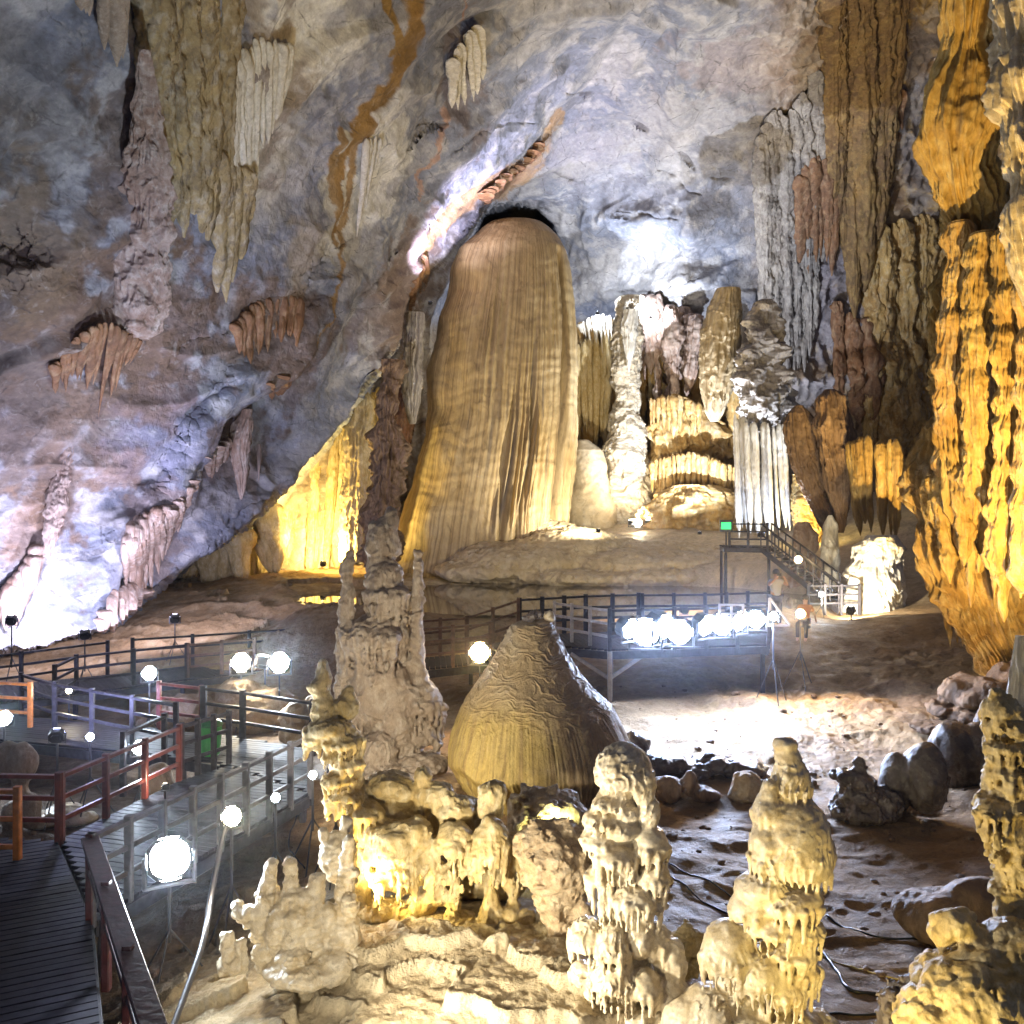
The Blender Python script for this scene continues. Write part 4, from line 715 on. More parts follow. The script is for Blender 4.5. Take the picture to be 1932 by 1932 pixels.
lathe('stalagmite', [(1166, 1000, 1030), (1171, 984, 1043), (1178, 966, 1046), (1200, 952, 1056), (1233, 935, 1072), (1271, 908, 1094), (1301, 889, 1119), (1330, 872, 1152), (1375, 854, 1179), (1404, 846, 1192), (1430, 842, 1198), (1455, 848, 1198), (1490, 866, 1188), (1530, 890, 1168)],
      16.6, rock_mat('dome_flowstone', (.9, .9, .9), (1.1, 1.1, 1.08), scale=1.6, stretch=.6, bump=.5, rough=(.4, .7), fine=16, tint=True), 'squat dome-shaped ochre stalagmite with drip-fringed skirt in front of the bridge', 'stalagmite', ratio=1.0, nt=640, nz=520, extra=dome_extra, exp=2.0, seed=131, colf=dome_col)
s = SDF(900, 1100, 1130, 1240, 16.5, .03, 1, 1)
s.e(1037, 1164, 12, 12)
s.build('knob', M_cream, 'small round pale calcite knob on the summit of the ochre dome', 'dripstone', lump=.03, flute=0)

s = SDF(970, 1135, 1040, 1190, 16.4, .02, .5, .5)
s.e(1006, 1163, 13, 8).e(1013, 1158, 7, 6).e(996, 1168, 10, 6)
s.build('boulder', M_wetdark, 'tiny dark rock lying on top of the ochre dome', 'rock', lump=.03, lf=8, flute=0)
s = SDF(622, 925, 850, 1460, 17.4, .021, 1.3, 1.3)
s.c(656, 1045, 10, 655, 1120, 14, k=.2).c(655, 1120, 14, 652, 1310, 20).c(704, 992, 12, 712, 1080, 22).c(738, 966, 11, 738, 1040, 18).e(724, 1020, 26, 44)
s.e(726, 1090, 36, 40, k=.1).e(732, 1122, 42, 24, drips=14, dl=60, dr=4).c(728, 1130, 28, 722, 1180, 32).e(712, 1200, 62, 42, drips=14, dl=60, dr=5).e(660, 1190, 24, 20, drips=4, dl=70).c(710, 1210, 46, 705, 1330, 48, k=.15)
s.c(789, 1048, 8, 788, 1130, 11).c(788, 1130, 11, 786, 1250, 16).c(786, 1250, 16, 794, 1350, 30).e(788, 1042, 9, 7).e(750, 1215, 24, 20, drips=4, dl=30)
s.e(795, 1330, 40, 50, drips=10, dl=60, dr=5).e(800, 1390, 34, 50, drips=10, dl=45).c(745, 1290, 45, 750, 1400, 50).e(700, 1310, 44, 26, drips=8, dl=70, dr=5).c(672, 1320, 14, 690, 1430, 10).c(655, 1300, 16, 660, 1400, 12).e(740, 1440, 85, 26, -.3).e(720, 1405, 40, 36, -.5).e(800, 1430, 52, 20, -.4)
s.build('stalagmite', M_tan, 'tall composite brown stalagmite with a slim finger beside it left of the dome', 'stalagmite', lump=.04, lf=3.0, flute=.03, fx=7, fz=1.2, ledge=.025, lz=5)

# ------------------------------------------------------------------ foreground clusters
s = SDF(555, 1228, 1030, 1800, 11.2, .0165, 1.0, .9)
s.c(608, 1252, 11, 608, 1290, 18, k=.03).e(604, 1296, 19, 20, drips=3, dl=12).c(608, 1310, 17, 616, 1360, 24).e(606, 1340, 24, 24).e(650, 1338, 26, 26, .1).e(655, 1318, 15, 20, .12).e(622, 1372, 42, 22, -.05, k=.03).e(596, 1388, 26, 22, -.05).c(585, 1395, 16, 577, 1430, 5, -.05).c(600, 1400, 14, 604, 1424, 4, -.06).e(650, 1398, 38, 20, -.06, drips=9, dl=40, dr=4)
s.c(650, 1390, 28, 652, 1500, 34).e(634, 1425, 20, 16, -.12, drips=5, dl=26).e(664, 1440, 24, 16, -.12, drips=6, dl=26).e(645, 1468, 34, 18, -.1, drips=8, dl=28).e(660, 1500, 32, 22, -.12, drips=7, dl=34).e(636, 1510, 22, 24, -.05, drips=5, dl=26)
s.c(655, 1490, 34, 690, 1580, 36, .1).e(690, 1530, 34, 20, -.08, drips=8, dl=40).e(716, 1560, 34, 22, -.14, drips=8, dl=40).e(728, 1490, 46, 24, .25).e(760, 1500, 36, 22, .2)
s.c(700, 1555, 36, 800, 1560, 44, .25).c(800, 1550, 44, 900, 1560, 40, .25).e(798, 1466, 17, 14, .05).c(798, 1470, 14, 800, 1500, 26, .08).e(826, 1500, 30, 24, .02, drips=4, dl=18).e(860, 1525, 40, 26, 0)
s.e(752, 1578, 46, 44, -.32, k=.08).e(720, 1600, 26, 30, -.25, drips=5, dl=40).e(775, 1615, 36, 30, -.36, drips=9, dl=44).e(738, 1640, 32, 24, -.30, drips=9, dl=56).e(790, 1560, 34, 34, -.28, k=.08).e(812, 1610, 22, 26, -.30, drips=5, dl=30).e(822, 1640, 20, 22, -.28)
s.e(686, 1640, 22, 50, -.02, k=.03).c(672, 1590, 14, 676, 1690, 22, .0).e(700, 1600, 22, 26, -.1, drips=5, dl=50)
s.e(862, 1572, 36, 40, -.34, drips=9, dl=44).e(846, 1632, 26, 24, -.36, drips=9, dl=50, dr=3.6).e(880, 1606, 24, 24, -.36, drips=7, dl=48).e(830, 1668, 22, 24, -.25).c(860, 1660, 7, 858, 1700, 13, -.3)
s.e(930, 1484, 25, 20, -.2).c(929, 1488, 22, 926, 1516, 25, -.2).e(928, 1572, 34, 52, -.42, drips=11, dl=56, dr=4, k=.06).e(908, 1590, 24, 34, -.40, drips=6, dl=46).c(928, 1610, 10, 928, 1648, 7, -.40).c(928, 1648, 7, 931, 1690, 20, -.40).e(931, 1702, 23, 36, -.40, drips=4, dl=22).e(966, 1600, 24, 30, -.15, drips=7, dl=64).e(957, 1716, 22, 34, -.38, drips=4, dl=20).e(993, 1724, 24, 32, -.34, drips=4, dl=18).c(968, 1650, 6, 968, 1690, 14, -.25)
s.e(868, 1728, 44, 32, -.35).e(910, 1752, 56, 24, -.38).e(840, 1752, 34, 24, -.35).e(780, 1712, 40, 24, -.15).e(800, 1690, 30, 26, -.15).e(720, 1715, 46, 18, -.05).c(720, 1680, 24, 960, 1690, 34, .35)
s.build('stalagmite_cluster', M_yell, 'floodlit yellow white dripstone cluster with a tall column on its left end', 'stalagmite', lump=.024, lf=5, flute=.018, fx=13, fz=2, ledge=.010, lz=10)
s = SDF(955, 1470, 1115, 1600, 12.2, .02, .7, .7)
s.e(1030, 1540, 78, 48).e(1000, 1520, 40, 28).e(1075, 1560, 40, 34)
s.build('boulder', M_sand, 'flat pale green-lit boulder between the yellow cluster and the dome', 'rock', lump=.09, lf=3.5, flute=0, ledge=.03, lz=6)

s = SDF(428, 1548, 705, 1845, 9.9, .0135, .62, .6)
s.c(657, 1582, 9, 653, 1640, 14, k=.02).c(653, 1640, 15, 650, 1730, 22, k=.02).e(648, 1770, 34, 52, k=.03).e(672, 1646, 11, 9, k=.02).e(662, 1700, 18, 26, -.1, k=.02).c(512, 1632, 11, 508, 1676, 19, k=.02).e(506, 1688, 22, 20, drips=4, dl=12, k=.02).c(547, 1628, 12, 550, 1684, 18, k=.02).e(552, 1690, 24, 20, -.05, drips=4, dl=14, k=.02)
s.e(498, 1735, 22, 40, -.05, k=.02).e(530, 1745, 24, 48, -.14, k=.02).e(566, 1728, 22, 34, -.16, k=.02).e(560, 1765, 26, 34, -.16, k=.02).e(596, 1752, 22, 50, -.10, k=.02).e(622, 1740, 20, 48, -.06, k=.02).c(600, 1660, 14, 590, 1730, 26, k=.02).e(575, 1690, 20, 18, -.05, k=.02)
s.c(600, 1588, 8, 612, 1640, 20, .28, k=.02).e(622, 1640, 30, 50, .35, k=.02).c(642, 1572, 12, 640, 1680, 24, .38, k=.02).e(470, 1716, 22, 11, -.05, k=.02).e(448, 1708, 12, 8, k=.02).e(446, 1724, 10, 7, k=.015).e(458, 1733, 10, 8, k=.015).e(478, 1738, 20, 14, k=.02).e(465, 1748, 10, 9, k=.015).e(487, 1760, 18, 20, k=.02).e(496, 1722, 16, 16, -.06, k=.02)
s.e(565, 1780, 32, 15, -.28, k=.015).c(565, 1790, 25, 565, 1815, 26, -.22, k=.02).e(590, 1812, 90, 26, -.05, k=.03).e(640, 1806, 44, 32, -.15, k=.03).e(520, 1815, 36, 26, k=.03).e(500, 1790, 22, 20, -.1, k=.02)
s.build('stalagmite_cluster', M_cream, 'pale low cluster of knobbly stubs and branching coral knobs nearest the big floodlight', 'stalagmite', lump=.020, lf=7, flute=.012, fx=14, fz=2.5, ledge=.012, lz=14)
s = SDF(408, 1750, 480, 1850, 9.7, .012, .3, .3)
s.c(429, 1768, 12, 430, 1815, 17).c(454, 1782, 10, 453, 1818, 15).e(440, 1822, 28, 14)
s.build('stalagmite', M_cream, 'pair of tiny stubby stalagmites at the edge of the sandy crust', 'stalagmite', lump=.02, lf=10, flute=0)

s = SDF(965, 1540, 1120, 1815, 10.3, .0145, .62, .6)
s.e(1042, 1625, 62, 58, k=.1).e(1015, 1600, 40, 44).e(1075, 1640, 38, 50).e(1055, 1580, 40, 24, .1).c(1050, 1670, 40, 1062, 1740, 26).c(1030, 1690, 10, 1040, 1740, 9).e(1065, 1760, 28, 30).e(1090, 1720, 26, 40)
s.build('boulder', M_sand, 'rough brown boulder balanced between the yellow cluster and the skull-topped stalagmite', 'rock', lump=.05, lf=5, flute=.008, pop=.03, pf=10)

s = SDF(1062, 1390, 1335, 1945, 9.25, .0118, .58, .55)
s.e(1176, 1462, 56, 62, drips=9, dl=40, dr=4).e(1210, 1476, 22, 40, -.15).c(1172, 1480, 28, 1165, 1530, 30).e(1152, 1516, 36, 24, -.06, drips=7, dl=14).e(1180, 1526, 28, 18, -.12, k=.03).e(1140, 1546, 40, 26, -.06, drips=8, dl=16).e(1170, 1556, 36, 20, -.13, k=.03).c(1165, 1500, 36, 1165, 1570, 40, k=.03).e(1220, 1526, 23, 32, -.14, k=.03)
s.e(1222, 1590, 36, 44, -.16, drips=8, dl=26).e(1128, 1580, 34, 28, -.1, drips=8, dl=30).e(1156, 1604, 42, 24, -.18, drips=10, dl=36).e(1229, 1644, 31, 36, -.18, drips=8, dl=30).c(1172, 1540, 32, 1178, 1720, 42)
s.e(1138, 1648, 34, 24, -.08, drips=9, dl=72).e(1190, 1680, 40, 28, -.20, drips=10, dl=44).e(1226, 1700, 26, 26, -.12, drips=6, dl=34)
s.e(1104, 1762, 36, 44, -.14, drips=7, dl=40, dr=4).e(1150, 1768, 36, 46, -.24, drips=6, dl=40).e(1196, 1756, 36, 38, -.16, k=.03).e(1232, 1768, 34, 36, -.1, drips=4, dl=30).e(1262, 1800, 28, 44, -.12, drips=4, dl=28).e(1150, 1826, 46, 44, -.22, drips=12, dl=60, dr=3.6).e(1096, 1822, 24, 24, -.15, drips=4, dl=22).e(1204, 1838, 36, 36, -.27, drips=8, dl=42)
s.e(1252, 1860, 44, 40, -.16, drips=6, dl=36).e(1124, 1860, 36, 34, -.05, drips=5).e(1190, 1900, 36, 26, -.25, k=.03).e(1252, 1920, 60, 44, -.2).c(1180, 1740, 44, 1190, 1935, 52, .08).e(1285, 1890, 40, 40, -.1)
s.build('stalagmite', M_cream, 'skull-topped cream stalagmite with stacked frills in the right foreground', 'stalagmite', lump=.012, lf=6, flute=.015, fx=15, fz=2.2, ledge=.004, lz=14)
s = SDF(1240, 1730, 1345, 1845, 9.6, .013, .35, .35)
s.c(1262, 1790, 12, 1295, 1752, 13).c(1295, 1752, 13, 1318, 1768, 11).c(1285, 1810, 12, 1300, 1790, 13).c(1300, 1790, 13, 1325, 1800, 11).e(1290, 1825, 34, 14)
s.build('dripstone_curl', M_yell, 'brown curled dripstone ridges between the two cream foreground stalagmites', 'dripstone', lump=.025, lf=9, flute=0, ledge=.02, lz=18)

s = SDF(1235, 1372, 1600, 1990, 8.95, .0120, .64, .6)
s.e(1481, 1404, 22, 14, k=.02).c(1482, 1412, 20, 1487, 1440, 26).e(1492, 1484, 39, 56, drips=9, dl=22).c(1447, 1478, 15, 1440, 1530, 22, -.1, k=.02).e(1444, 1530, 32, 34, -.1, drips=6, dl=26).c(1490, 1490, 30, 1490, 1575, 44)
s.e(1492, 1604, 76, 112, -.02, drips=18, dl=46, dr=4, k=.04).e(1438, 1606, 34, 66, -.16, drips=7, dl=50).e(1530, 1612, 42, 60, .0, drips=7, dl=44)
s.e(1430, 1662, 50, 32, -.14, tilt=.22, k=.03).e(1478, 1684, 62, 32, -.16, drips=12, dl=50, tilt=.2).e(1410, 1708, 42, 40, -.14, drips=5, dl=34).e(1452, 1732, 56, 34, -.16, drips=12, dl=46).e(1500, 1742, 48, 30, -.12, drips=10, dl=40)
s.c(1482, 1620, 44, 1476, 1880, 42).e(1476, 1780, 52, 22, -.14, drips=12, dl=50).e(1500, 1815, 40, 24, -.12, drips=9, dl=54).e(1366, 1788, 50, 66, -.15, drips=14, dl=68, dr=3.6).e(1414, 1816, 50, 48, -.22, drips=12, dl=62, dr=3.6).e(1462, 1845, 46, 28, -.2, drips=10, dl=56).c(1390, 1790, 38, 1400, 1900, 50)
s.e(1335, 1900, 60, 50, -.1).e(1290, 1915, 46, 46, -.12).e(1395, 1930, 66, 46, -.24, drips=4, dl=24).e(1470, 1930, 74, 42, -.22, drips=9, dl=40).e(1535, 1950, 56, 40, 0).e(1330, 1965, 80, 50, -.15).c(1400, 1960, 80, 1500, 1970, 70)
s.build('stalagmite', M_cream, 'tall golden stalagmite with tilted shelves in the right foreground', 'stalagmite', lump=.012, lf=6, flute=.015, fx=15, fz=2.2, ledge=.003, lz=14)
s = SDF(1815, 1275, 2010, 1835, 8.2, .0118, .6, .6)
s.c(1882, 1312, 14, 1890, 1340, 30).e(1890, 1345, 34, 34, drips=6, dl=22).e(1905, 1372, 46, 30, drips=10, dl=34).e(1895, 1408, 42, 18, -.05, drips=10, dl=30).e(1920, 1430, 50, 30, 0, drips=9, dl=30).e(1896, 1455, 40, 16, -.06, drips=9, dl=34).e(1925, 1480, 60, 30, 0, drips=10, dl=40)
s.e(1866, 1528, 38, 24, -.1, drips=9, dl=40).e(1900, 1520, 56, 26, -.02, drips=10, dl=46).e(1905, 1560, 52, 36, 0, drips=14, dl=54).c(1912, 1480, 44, 1916, 1640, 32).e(1918, 1610, 36, 36, 0, drips=8, dl=40).c(1918, 1640, 30, 1928, 1800, 26).e(1888, 1650, 10, 16).e(1884, 1672, 16, 14).e(1895, 1690, 18, 18).e(1905, 1730, 24, 30, drips=5)
s.c(1960, 1400, 60, 1970, 1800, 40)
s.build('stalagmite', M_yell, 'lemon yellow frilled stalagmite cut off by the right border', 'stalagmite', lump=.022, lf=8, flute=.016, fx=16, fz=2.6, ledge=.008, lz=13, pop=.012, pf=12)
s = SDF(1665, 1735, 2060, 2010, 7.7, .0125, .7, .8)
s.e(1860, 1905, 120, 90, .1).e(1950, 1870, 100, 100, .2).e(1830, 1775, 26, 16, .3).c(1830, 1778, 18, 1880, 1815, 28, .3).e(1850, 1760, 9, 12, .3).e(1812, 1790, 14, 22, .3, drips=4, dl=20).e(1760, 1930, 60, 56, .0).c(1900, 1830, 40, 1990, 1850, 60, .3)
s.build('cave_popcorn_mound', M_yell, 'mound covered in yellow cauliflower-like nodules in the lower right corner', 'dripstone', lump=.03, lf=4, flute=0, pop=.05, pf=9)
s = SDF(1660, 1830, 1790, 1990, 8.0, .0125, .4, .4)
s.e(1712, 1900, 40, 36).e(1690, 1930, 26, 40).e(1740, 1870, 30, 20).e(1740, 1930, 30, 40)
s.build('boulder', M_wetdark, 'dark jagged rock beside the yellow nodule mound', 'rock', lump=.05, lf=9, flute=0, pop=.04, pf=13)

# ------------------------------------------------------------------ boulders of the middle ground
def rock(pts, D, mat, label, vox=.028, dn=1.0, **k):
    xs = [p[0]-p[2] for p in pts]+[p[0]+p[2] for p in pts]; ys = [p[1]-p[3] for p in pts]+[p[1]+p[3] for p in pts]
    cx_ = sum(p[0] for p in pts)/len(pts); dz_ = DF(cx_, max(p[1]+.75*p[3] for p in pts)); D = dz_ if abs(dz_-D) < 9 else D
    s = SDF(min(xs)-12, min(ys)-12, max(xs)+12, max(ys)+24, D, vox, dn, dn)
    for p in pts: s.e(*p[:4], p[4] if len(p) > 4 else 0, drips=p[5] if len(p) > 5 else 0, dl=p[6] if len(p) > 6 else 30, k=.08)
    a = dict(lump=.05, lf=3, flute=.01); a.update(k)
    return s.build('boulder', mat, label, 'rock', **a)
rock([(1690, 1480, 30, 62), (1735, 1460, 42, 66, -.2, 3, 30)], 15.6, M_wetdark, 'dark wet rounded boulder with a bluish sheen in the row on the right', lump=.03, lf=2)
rock([(1800, 1425, 46, 66), (1838, 1420, 40, 60, -.1, 4, 40)], 15.9, M_wetdark, 'grey boulder with drip fringe at the right end of the dark row', lump=.03, lf=2)
rock([(1858, 1380, 22, 46), (1850, 1420, 24, 40)], 16.6, M_wetdark, 'tall dark boulder behind the lemon yellow stalagmite', lump=.03, lf=2)
rock([(1588, 1462, 22, 12), (1622, 1450, 12, 24), (1616, 1476, 34, 22), (1622, 1505, 44, 30), (1596, 1528, 30, 18), (1655, 1515, 44, 32), (1630, 1530, 60, 18)], 14.8, M_wetdark, 'small black glistening dripstone knobs in front of the dark boulders', vox=.02, lump=.04, lf=6)
rock([(1408, 1482, 26, 28, 0, 3, 26), (1400, 1500, 22, 14)], 15.2, M_sand, 'single brown stub alone behind the golden stalagmite', vox=.02)
rock([(1205, 1400, 26, 20), (1190, 1430, 40, 24), (1250, 1440, 50, 22), (1310, 1452, 40, 20)], 17.2, M_wetdark, 'low black rock ledge at the right foot of the dome')
rock([(1262, 1490, 26, 24), (1300, 1480, 14, 26), (1330, 1500, 26, 16)], 16.2, M_brown, 'low brown lumps behind the skull-topped stalagmite')
rock([(1400, 1450, 46, 18), (1340, 1440, 40, 16)], 17.8, M_wetdark, 'dark flat rock rim edging the wet floor')
rock([(1850, 1310, 70, 34), (1920, 1300, 60, 46), (1790, 1340, 40, 16)], 19.0, M_brown, 'long brown boulder at the foot of the right wall', vox=.035, lump=.10, lf=1.6)
rock([(1770, 1372, 50, 10), (1830, 1352, 40, 14)], 18.2, M_brown, 'flat dark slab in front of the long brown boulder', lump=.04)
rock([(1780, 1730, 90, 44), (1850, 1710, 60, 50)], 12.2, M_brown, 'smooth sloping brown rock behind the yellow nodule mound', vox=.03, lump=.05, lf=2)
rock([(350, 1345, 60, 34), (300, 1365, 40, 18)], 18.8, M_sand, 'sandy boulder glimpsed between the walkway railings')
rock([(500, 1340, 66, 44), (450, 1310, 40, 30)], 19.6, M_sand, 'lamplit brown boulder behind the dark railing')
rock([(560, 1365, 34, 44), (600, 1350, 30, 40)], 19.9, M_sand, 'bright boulder behind the tall left column of the yellow cluster', lump=.07)
rock([(40, 1440, 28, 40), (12, 1430, 20, 34), (38, 1490, 14, 30), (56, 1530, 20, 34), (24, 1540, 22, 30)], 15.4, M_tan, 'mushroom-shaped stalagmites behind the red railing at the left border', vox=.022, lump=.03)
rock([(296, 1480, 30, 38), (300, 1515, 38, 22)], 16.0, M_tan, 'rounded rock with a small warm lamp below the left walkway', vox=.022, lump=.03)
rock([(120, 1528, 36, 10), (90, 1545, 40, 10), (150, 1545, 30, 10)], 14.9, M_cream, 'low pale rock slabs lit below the left railing', vox=.022, lump=.03)

if False:
    for nm, a in dict(dome=(1015, 1515), comp=(740, 1445), cl1=(880, 1770), cl0=(590, 1825), rk=(1045, 1790), A=(1180, 1930), B=(1420, 1940), knobR=(1900, 1800)).items(): print('DF', nm, DF(*a))
# ------------------------------------------------------------------ walkways
W_dark = plain_mat('dark_painted_timber', (.045, .042, .050), .45, var=.35, grain=9)
W_red = plain_mat('red_painted_timber', (.17, .035, .025), .4, var=.3, grain=9)
W_orange = plain_mat('orange_painted_timber', (.62, .20, .035), .45, var=.25, grain=9)
W_brown = plain_mat('brown_weathered_timber', (.17, .085, .05), .55, var=.35, grain=9)
W_grey = plain_mat('pale_weathered_timber', (.36, .33, .30), .5, var=.25, grain=9)
W_mid = plain_mat('grey_painted_timber', (.10, .095, .11), .4, var=.3, grain=9)
W_dred = plain_mat('dark_red_timber', (.07, .018, .02), .45, var=.4, grain=12)
W_deck = plain_mat('walkway_planks', (.020, .018, .028), .6, var=.4, grain=5)
for m_ in (W_deck, W_dark): m_.node_tree.nodes['Principled BSDF'].inputs['Specular IOR Level'].default_value = .12
def RT(px, py, z):
    dd_ = (CAMZ-z)/((py-966)*K); return np.array([(px-966)*K*dd_, dd_, z])
def railing(pts, label, mat, z=2.0, h=1.0, gap=1.15, rails=(0, .33, .66), pw=.10, group='timber railings along the walkways', world=False, z1=None, cap=.09):
    W = [np.array(p, float) if world else RT(p[0], p[1], p[2] if len(p) > 2 else z) for p in pts]
    t = thing('railing', label, 'railing', tuple(W[0]-np.array([0, 0, h])), group)
    for i in range(len(W)-1):
        a, b = W[i], W[i+1]; n = max(1, round(np.linalg.norm(b-a)/gap))
        for k in range(n+(1 if i == len(W)-2 else 0)):
            p = a+(b-a)*k/n; MB().bar(p-np.array([0, 0, h+.12]), p+np.array([0, 0, .05]), pw, pw).build('post', mat, t)
        dn = (b-a)/np.linalg.norm(b-a)*.001
        for k in rails:
            o_ = np.array([0, 0, -k*h-.02]); MB().bar(a+o_+dn, b+o_-dn, cap if k == 0 else .05, .06 if k == 0 else .07).build('top_rail' if k == 0 else 'mid_rail', mat, t)
    return t
def deck(poly, z, label, dirn, thick=.05, name='walkway_deck', legs=True):
    """planked deck over joists and legs; poly in plan"""
    poly = np.array(poly, float); c0 = poly.mean(0); dirn = np.array(dirn, float)/np.linalg.norm(dirn); nrm = np.array([-dirn[1], dirn[0]])
    t = thing(name, label, 'walkway', (c0[0], c0[1], z))
    s_ = (poly-c0)@dirn; mb = MB(); w = .145
    def clip(s0):
        xs = []
        for i in range(len(poly)):
            a, b = poly[i]-c0, poly[(i+1) % len(poly)]-c0; sa, sb = a@dirn-s0, b@dirn-s0
            if sa*sb < 0: xs.append(((a+(b-a)*sa/(sa-sb))@nrm))
        return (min(xs), max(xs)) if len(xs) >= 2 else None
    k = s_.min()+w/2; rr = random.Random(int(abs(c0[0]*100)))
    while k < s_.max():
        e = clip(k)
        if e and e[1]-e[0] > .1:
            a = c0+dirn*k+nrm*e[0]; b = c0+dirn*k+nrm*e[1]; zz = z-thick/2+rr.uniform(-.003, .003)
            mb.bar((a[0], a[1], zz), (b[0], b[1], zz), w-.012, thick)
        k += w
    mb.build('planks', W_deck, t); jb = MB()
    for i in range(len(poly)):
        a, b = poly[i], poly[(i+1) % len(poly)]; jb.bar((a[0], a[1], z-.16), (b[0], b[1], z-.16), .07, .20)
        if legs:
            p = a+(c0-a)*.04; zf = FZ(p[0], p[1])-.3
            if zf < z-.3: MB().bar((p[0], p[1], zf), (p[0], p[1], z-.27), .11, .11).build('leg', W_dark, t)
    jb.build('edge_beam', W_dark, t); return t
deck([(-2.45, 5.6), (-5.18, 10.9), (-6.93, 13.5), (-10.5, 13.9), (-10.5, 9), (-8, 5.6)], 1.0, 'dark plank deck filling the lower left corner', (.5, -1))
deck([(-5.12, 11.0), (-3.64, 15.8), (-5.6, 17.5), (-6.2, 16.5), (-6.9, 13.6)], .995, 'plank walkway running from the corner toward the yellow cluster', (.3, 1))
deck([(-3.62, 15.9), (-4.3, 18.8), (-5.98, 19.7), (-8.4, 20.6), (-12.5, 22), (-11.8, 19.8), (-6.7, 18.1), (-5.6, 17.6)], .99, 'plank landing with the green bin behind the red railing', (.3, 1))
deck([(-15.5, 25), (-12.4, 27.3), (-6.0, 31.2), (-6.5, 29), (-9.8, 26.5), (-12.1, 24.4), (-15, 22.5)], 1.0, 'far dark walkway in front of the pink lit slab foot', (1, .7))
railing([(170, 1580), (300, 1965)], 'close dark red railing sloping down to the bottom edge', W_dred, gap=1.5, rails=(0, .4), pw=.09, cap=.20)
railing([(172, 1579), (585, 1388)], 'long greyish railing behind the biggest floodlight', W_mid, gap=.62)
railing([(-60, 1460), (111, 1463)], 'red railing at the left border before the mushroom stones', W_red)
railing([(115, 1462), (338, 1371)], 'red railing climbing toward the green bin', W_red, gap=1.1)
railing([(342, 1369), (432, 1344)], 'short dark railing in front of the green bin', W_dark, gap=.45)
railing([(-50, 1284), (57, 1290)], 'bright orange railing end high at the left border', W_orange, gap=1.6)
railing([(-40, 1490), (33, 1490)], 'orange railing gate low at the left border', W_orange, gap=.8, rails=(0, .4, .8))
railing([(-60, 1242), (40, 1231), (203, 1211)], 'far dark railing left of the gap under the slab', W_dark, gap=1.9)
railing([(250, 1206), (470, 1192), (640, 1181)], 'far dark railing stretching to the composite stalagmite', W_dark, gap=1.5)
railing([(103, 1257), (144, 1238), (352, 1216)], 'dark railing with lit top in the middle of the far walkway', W_dark, gap=1.5)
railing([(354, 1216), (480, 1205)], 'reddish railing behind the bright lamp pair', W_brown, gap=1.3)
railing([(40, 1272), (103, 1290), (332, 1329)], 'dark railing slanting above the blue floodlight', W_dark, gap=1.7)
railing([(300, 1288), (380, 1297)], 'short red railing in front of the sandy boulder', W_red, gap=1.0)
railing([(384, 1298), (458, 1306), (590, 1325)], 'dark railing around the back of the landing', W_dark, gap=1.6, pw=.13)
railing([(232, 1385), (310, 1350)], 'dark inner rail by the cyan floodlight', W_dark, gap=1.5)
# the bridge in the middle
DZ = 2.5
b0, b1, b2, b3 = RT(980, 1132, 3.5), RT(1455, 1118, 3.5), RT(1150, 1151, 3.5), RT(1045, 1137, 3.5)
f2 = b2+np.array([(1455-1150)*K*23.6, .9, 0])
deck([b0[:2], b1[:2], (f2[0], f2[1]), b2[:2], (b3[0]-1.2, b3[1]-.5)], DZ, 'dark timber bridge platform behind the dome', (1, .15))
lo = [RT(780, 1172, 3.0), RT(890, 1165, 3.0), RT(935, 1176, 3.0), RT(780, 1188, 3.0)]
deck([p[:2] for p in lo], 1.98, 'lower bridge section left of the dome summit', (1, .1))
st = thing('steps', 'three timber steps joining the two bridge levels', 'steps', tuple(lo[1]-np.array([0, 0, 1.0])))
for i in range(3):
    f = (i+.5)/3; a = lo[1]*(1-f)+b0*f; b = lo[2]*(1-f)+(b3+np.array([-1.2, -.5, 0]))*f; zz = 2.0+.5*(i+.6)/3
    MB().bar((a[0], a[1], zz), (b[0], b[1], zz), .42, .05).build('tread', W_dark, st)
railing([(780, 1172), (880, 1165)], 'brown back railing of the lower bridge section', W_brown, z=3.0, gap=.95)
railing([(780, 1188), (925, 1176)], 'brown front railing of the lower bridge section behind the warm lamp', W_brown, z=3.0, gap=.95)
railing([(882, 1165, 3.0), (978, 1132, 3.5)], 'sloping handrail beside the bridge steps', W_brown, gap=.8)
railing([(980, 1131), (1105, 1124), (1205, 1121)], 'dark back railing of the bridge platform', W_dark, z=3.5, gap=.9, pw=.13)
railing([(1212, 1122), (1330, 1121), (1450, 1117)], 'dark back railing of the bridge above the white floodlight row', W_dark, z=3.5, gap=.9)
railing([(1046, 1137), (1150, 1151)], 'grey front railing at the corner of the bridge platform', W_grey, z=3.5, gap=.75, pw=.09)
railing([tuple(b2), tuple(f2)], 'front railing of the bridge hidden in the glare of the floodlights', W_dark, z=3.5, gap=.95, world=True)
br = thing('brace_frame', 'pale diagonal timber braces under the bridge corner', 'frame', tuple(b2-np.array([0, 0, 2.2])))
for dx, dy in ((-.95, .45), (.9, .2)):
    MB().bar(b2+np.array([0, .02, -1.75]), b2+np.array([dx, dy, -1.18]), .07, .09).build('brace', W_grey, br)
MB().bar(b2+np.array([0, -.06, -2.4]), b2+np.array([0, -.06, -1.05]), .12, .12).build('leg', W_grey, br)
bw = thing('window_frame', 'upright pale timber frame standing over the white floodlight row', 'frame', tuple(P(1385, 1175, 22.8)))
for a, b in (((1358, 1180), (1358, 1142)), ((1402, 1180), (1402, 1142)), ((1356, 1141), (1404, 1141)), ((1380, 1178), (1380, 1143)), ((1360, 1158), (1400, 1158))):
    MB().bar(P(*a, 22.8), P(*b, 22.8), .06, .05).build('bar', W_grey, bw)
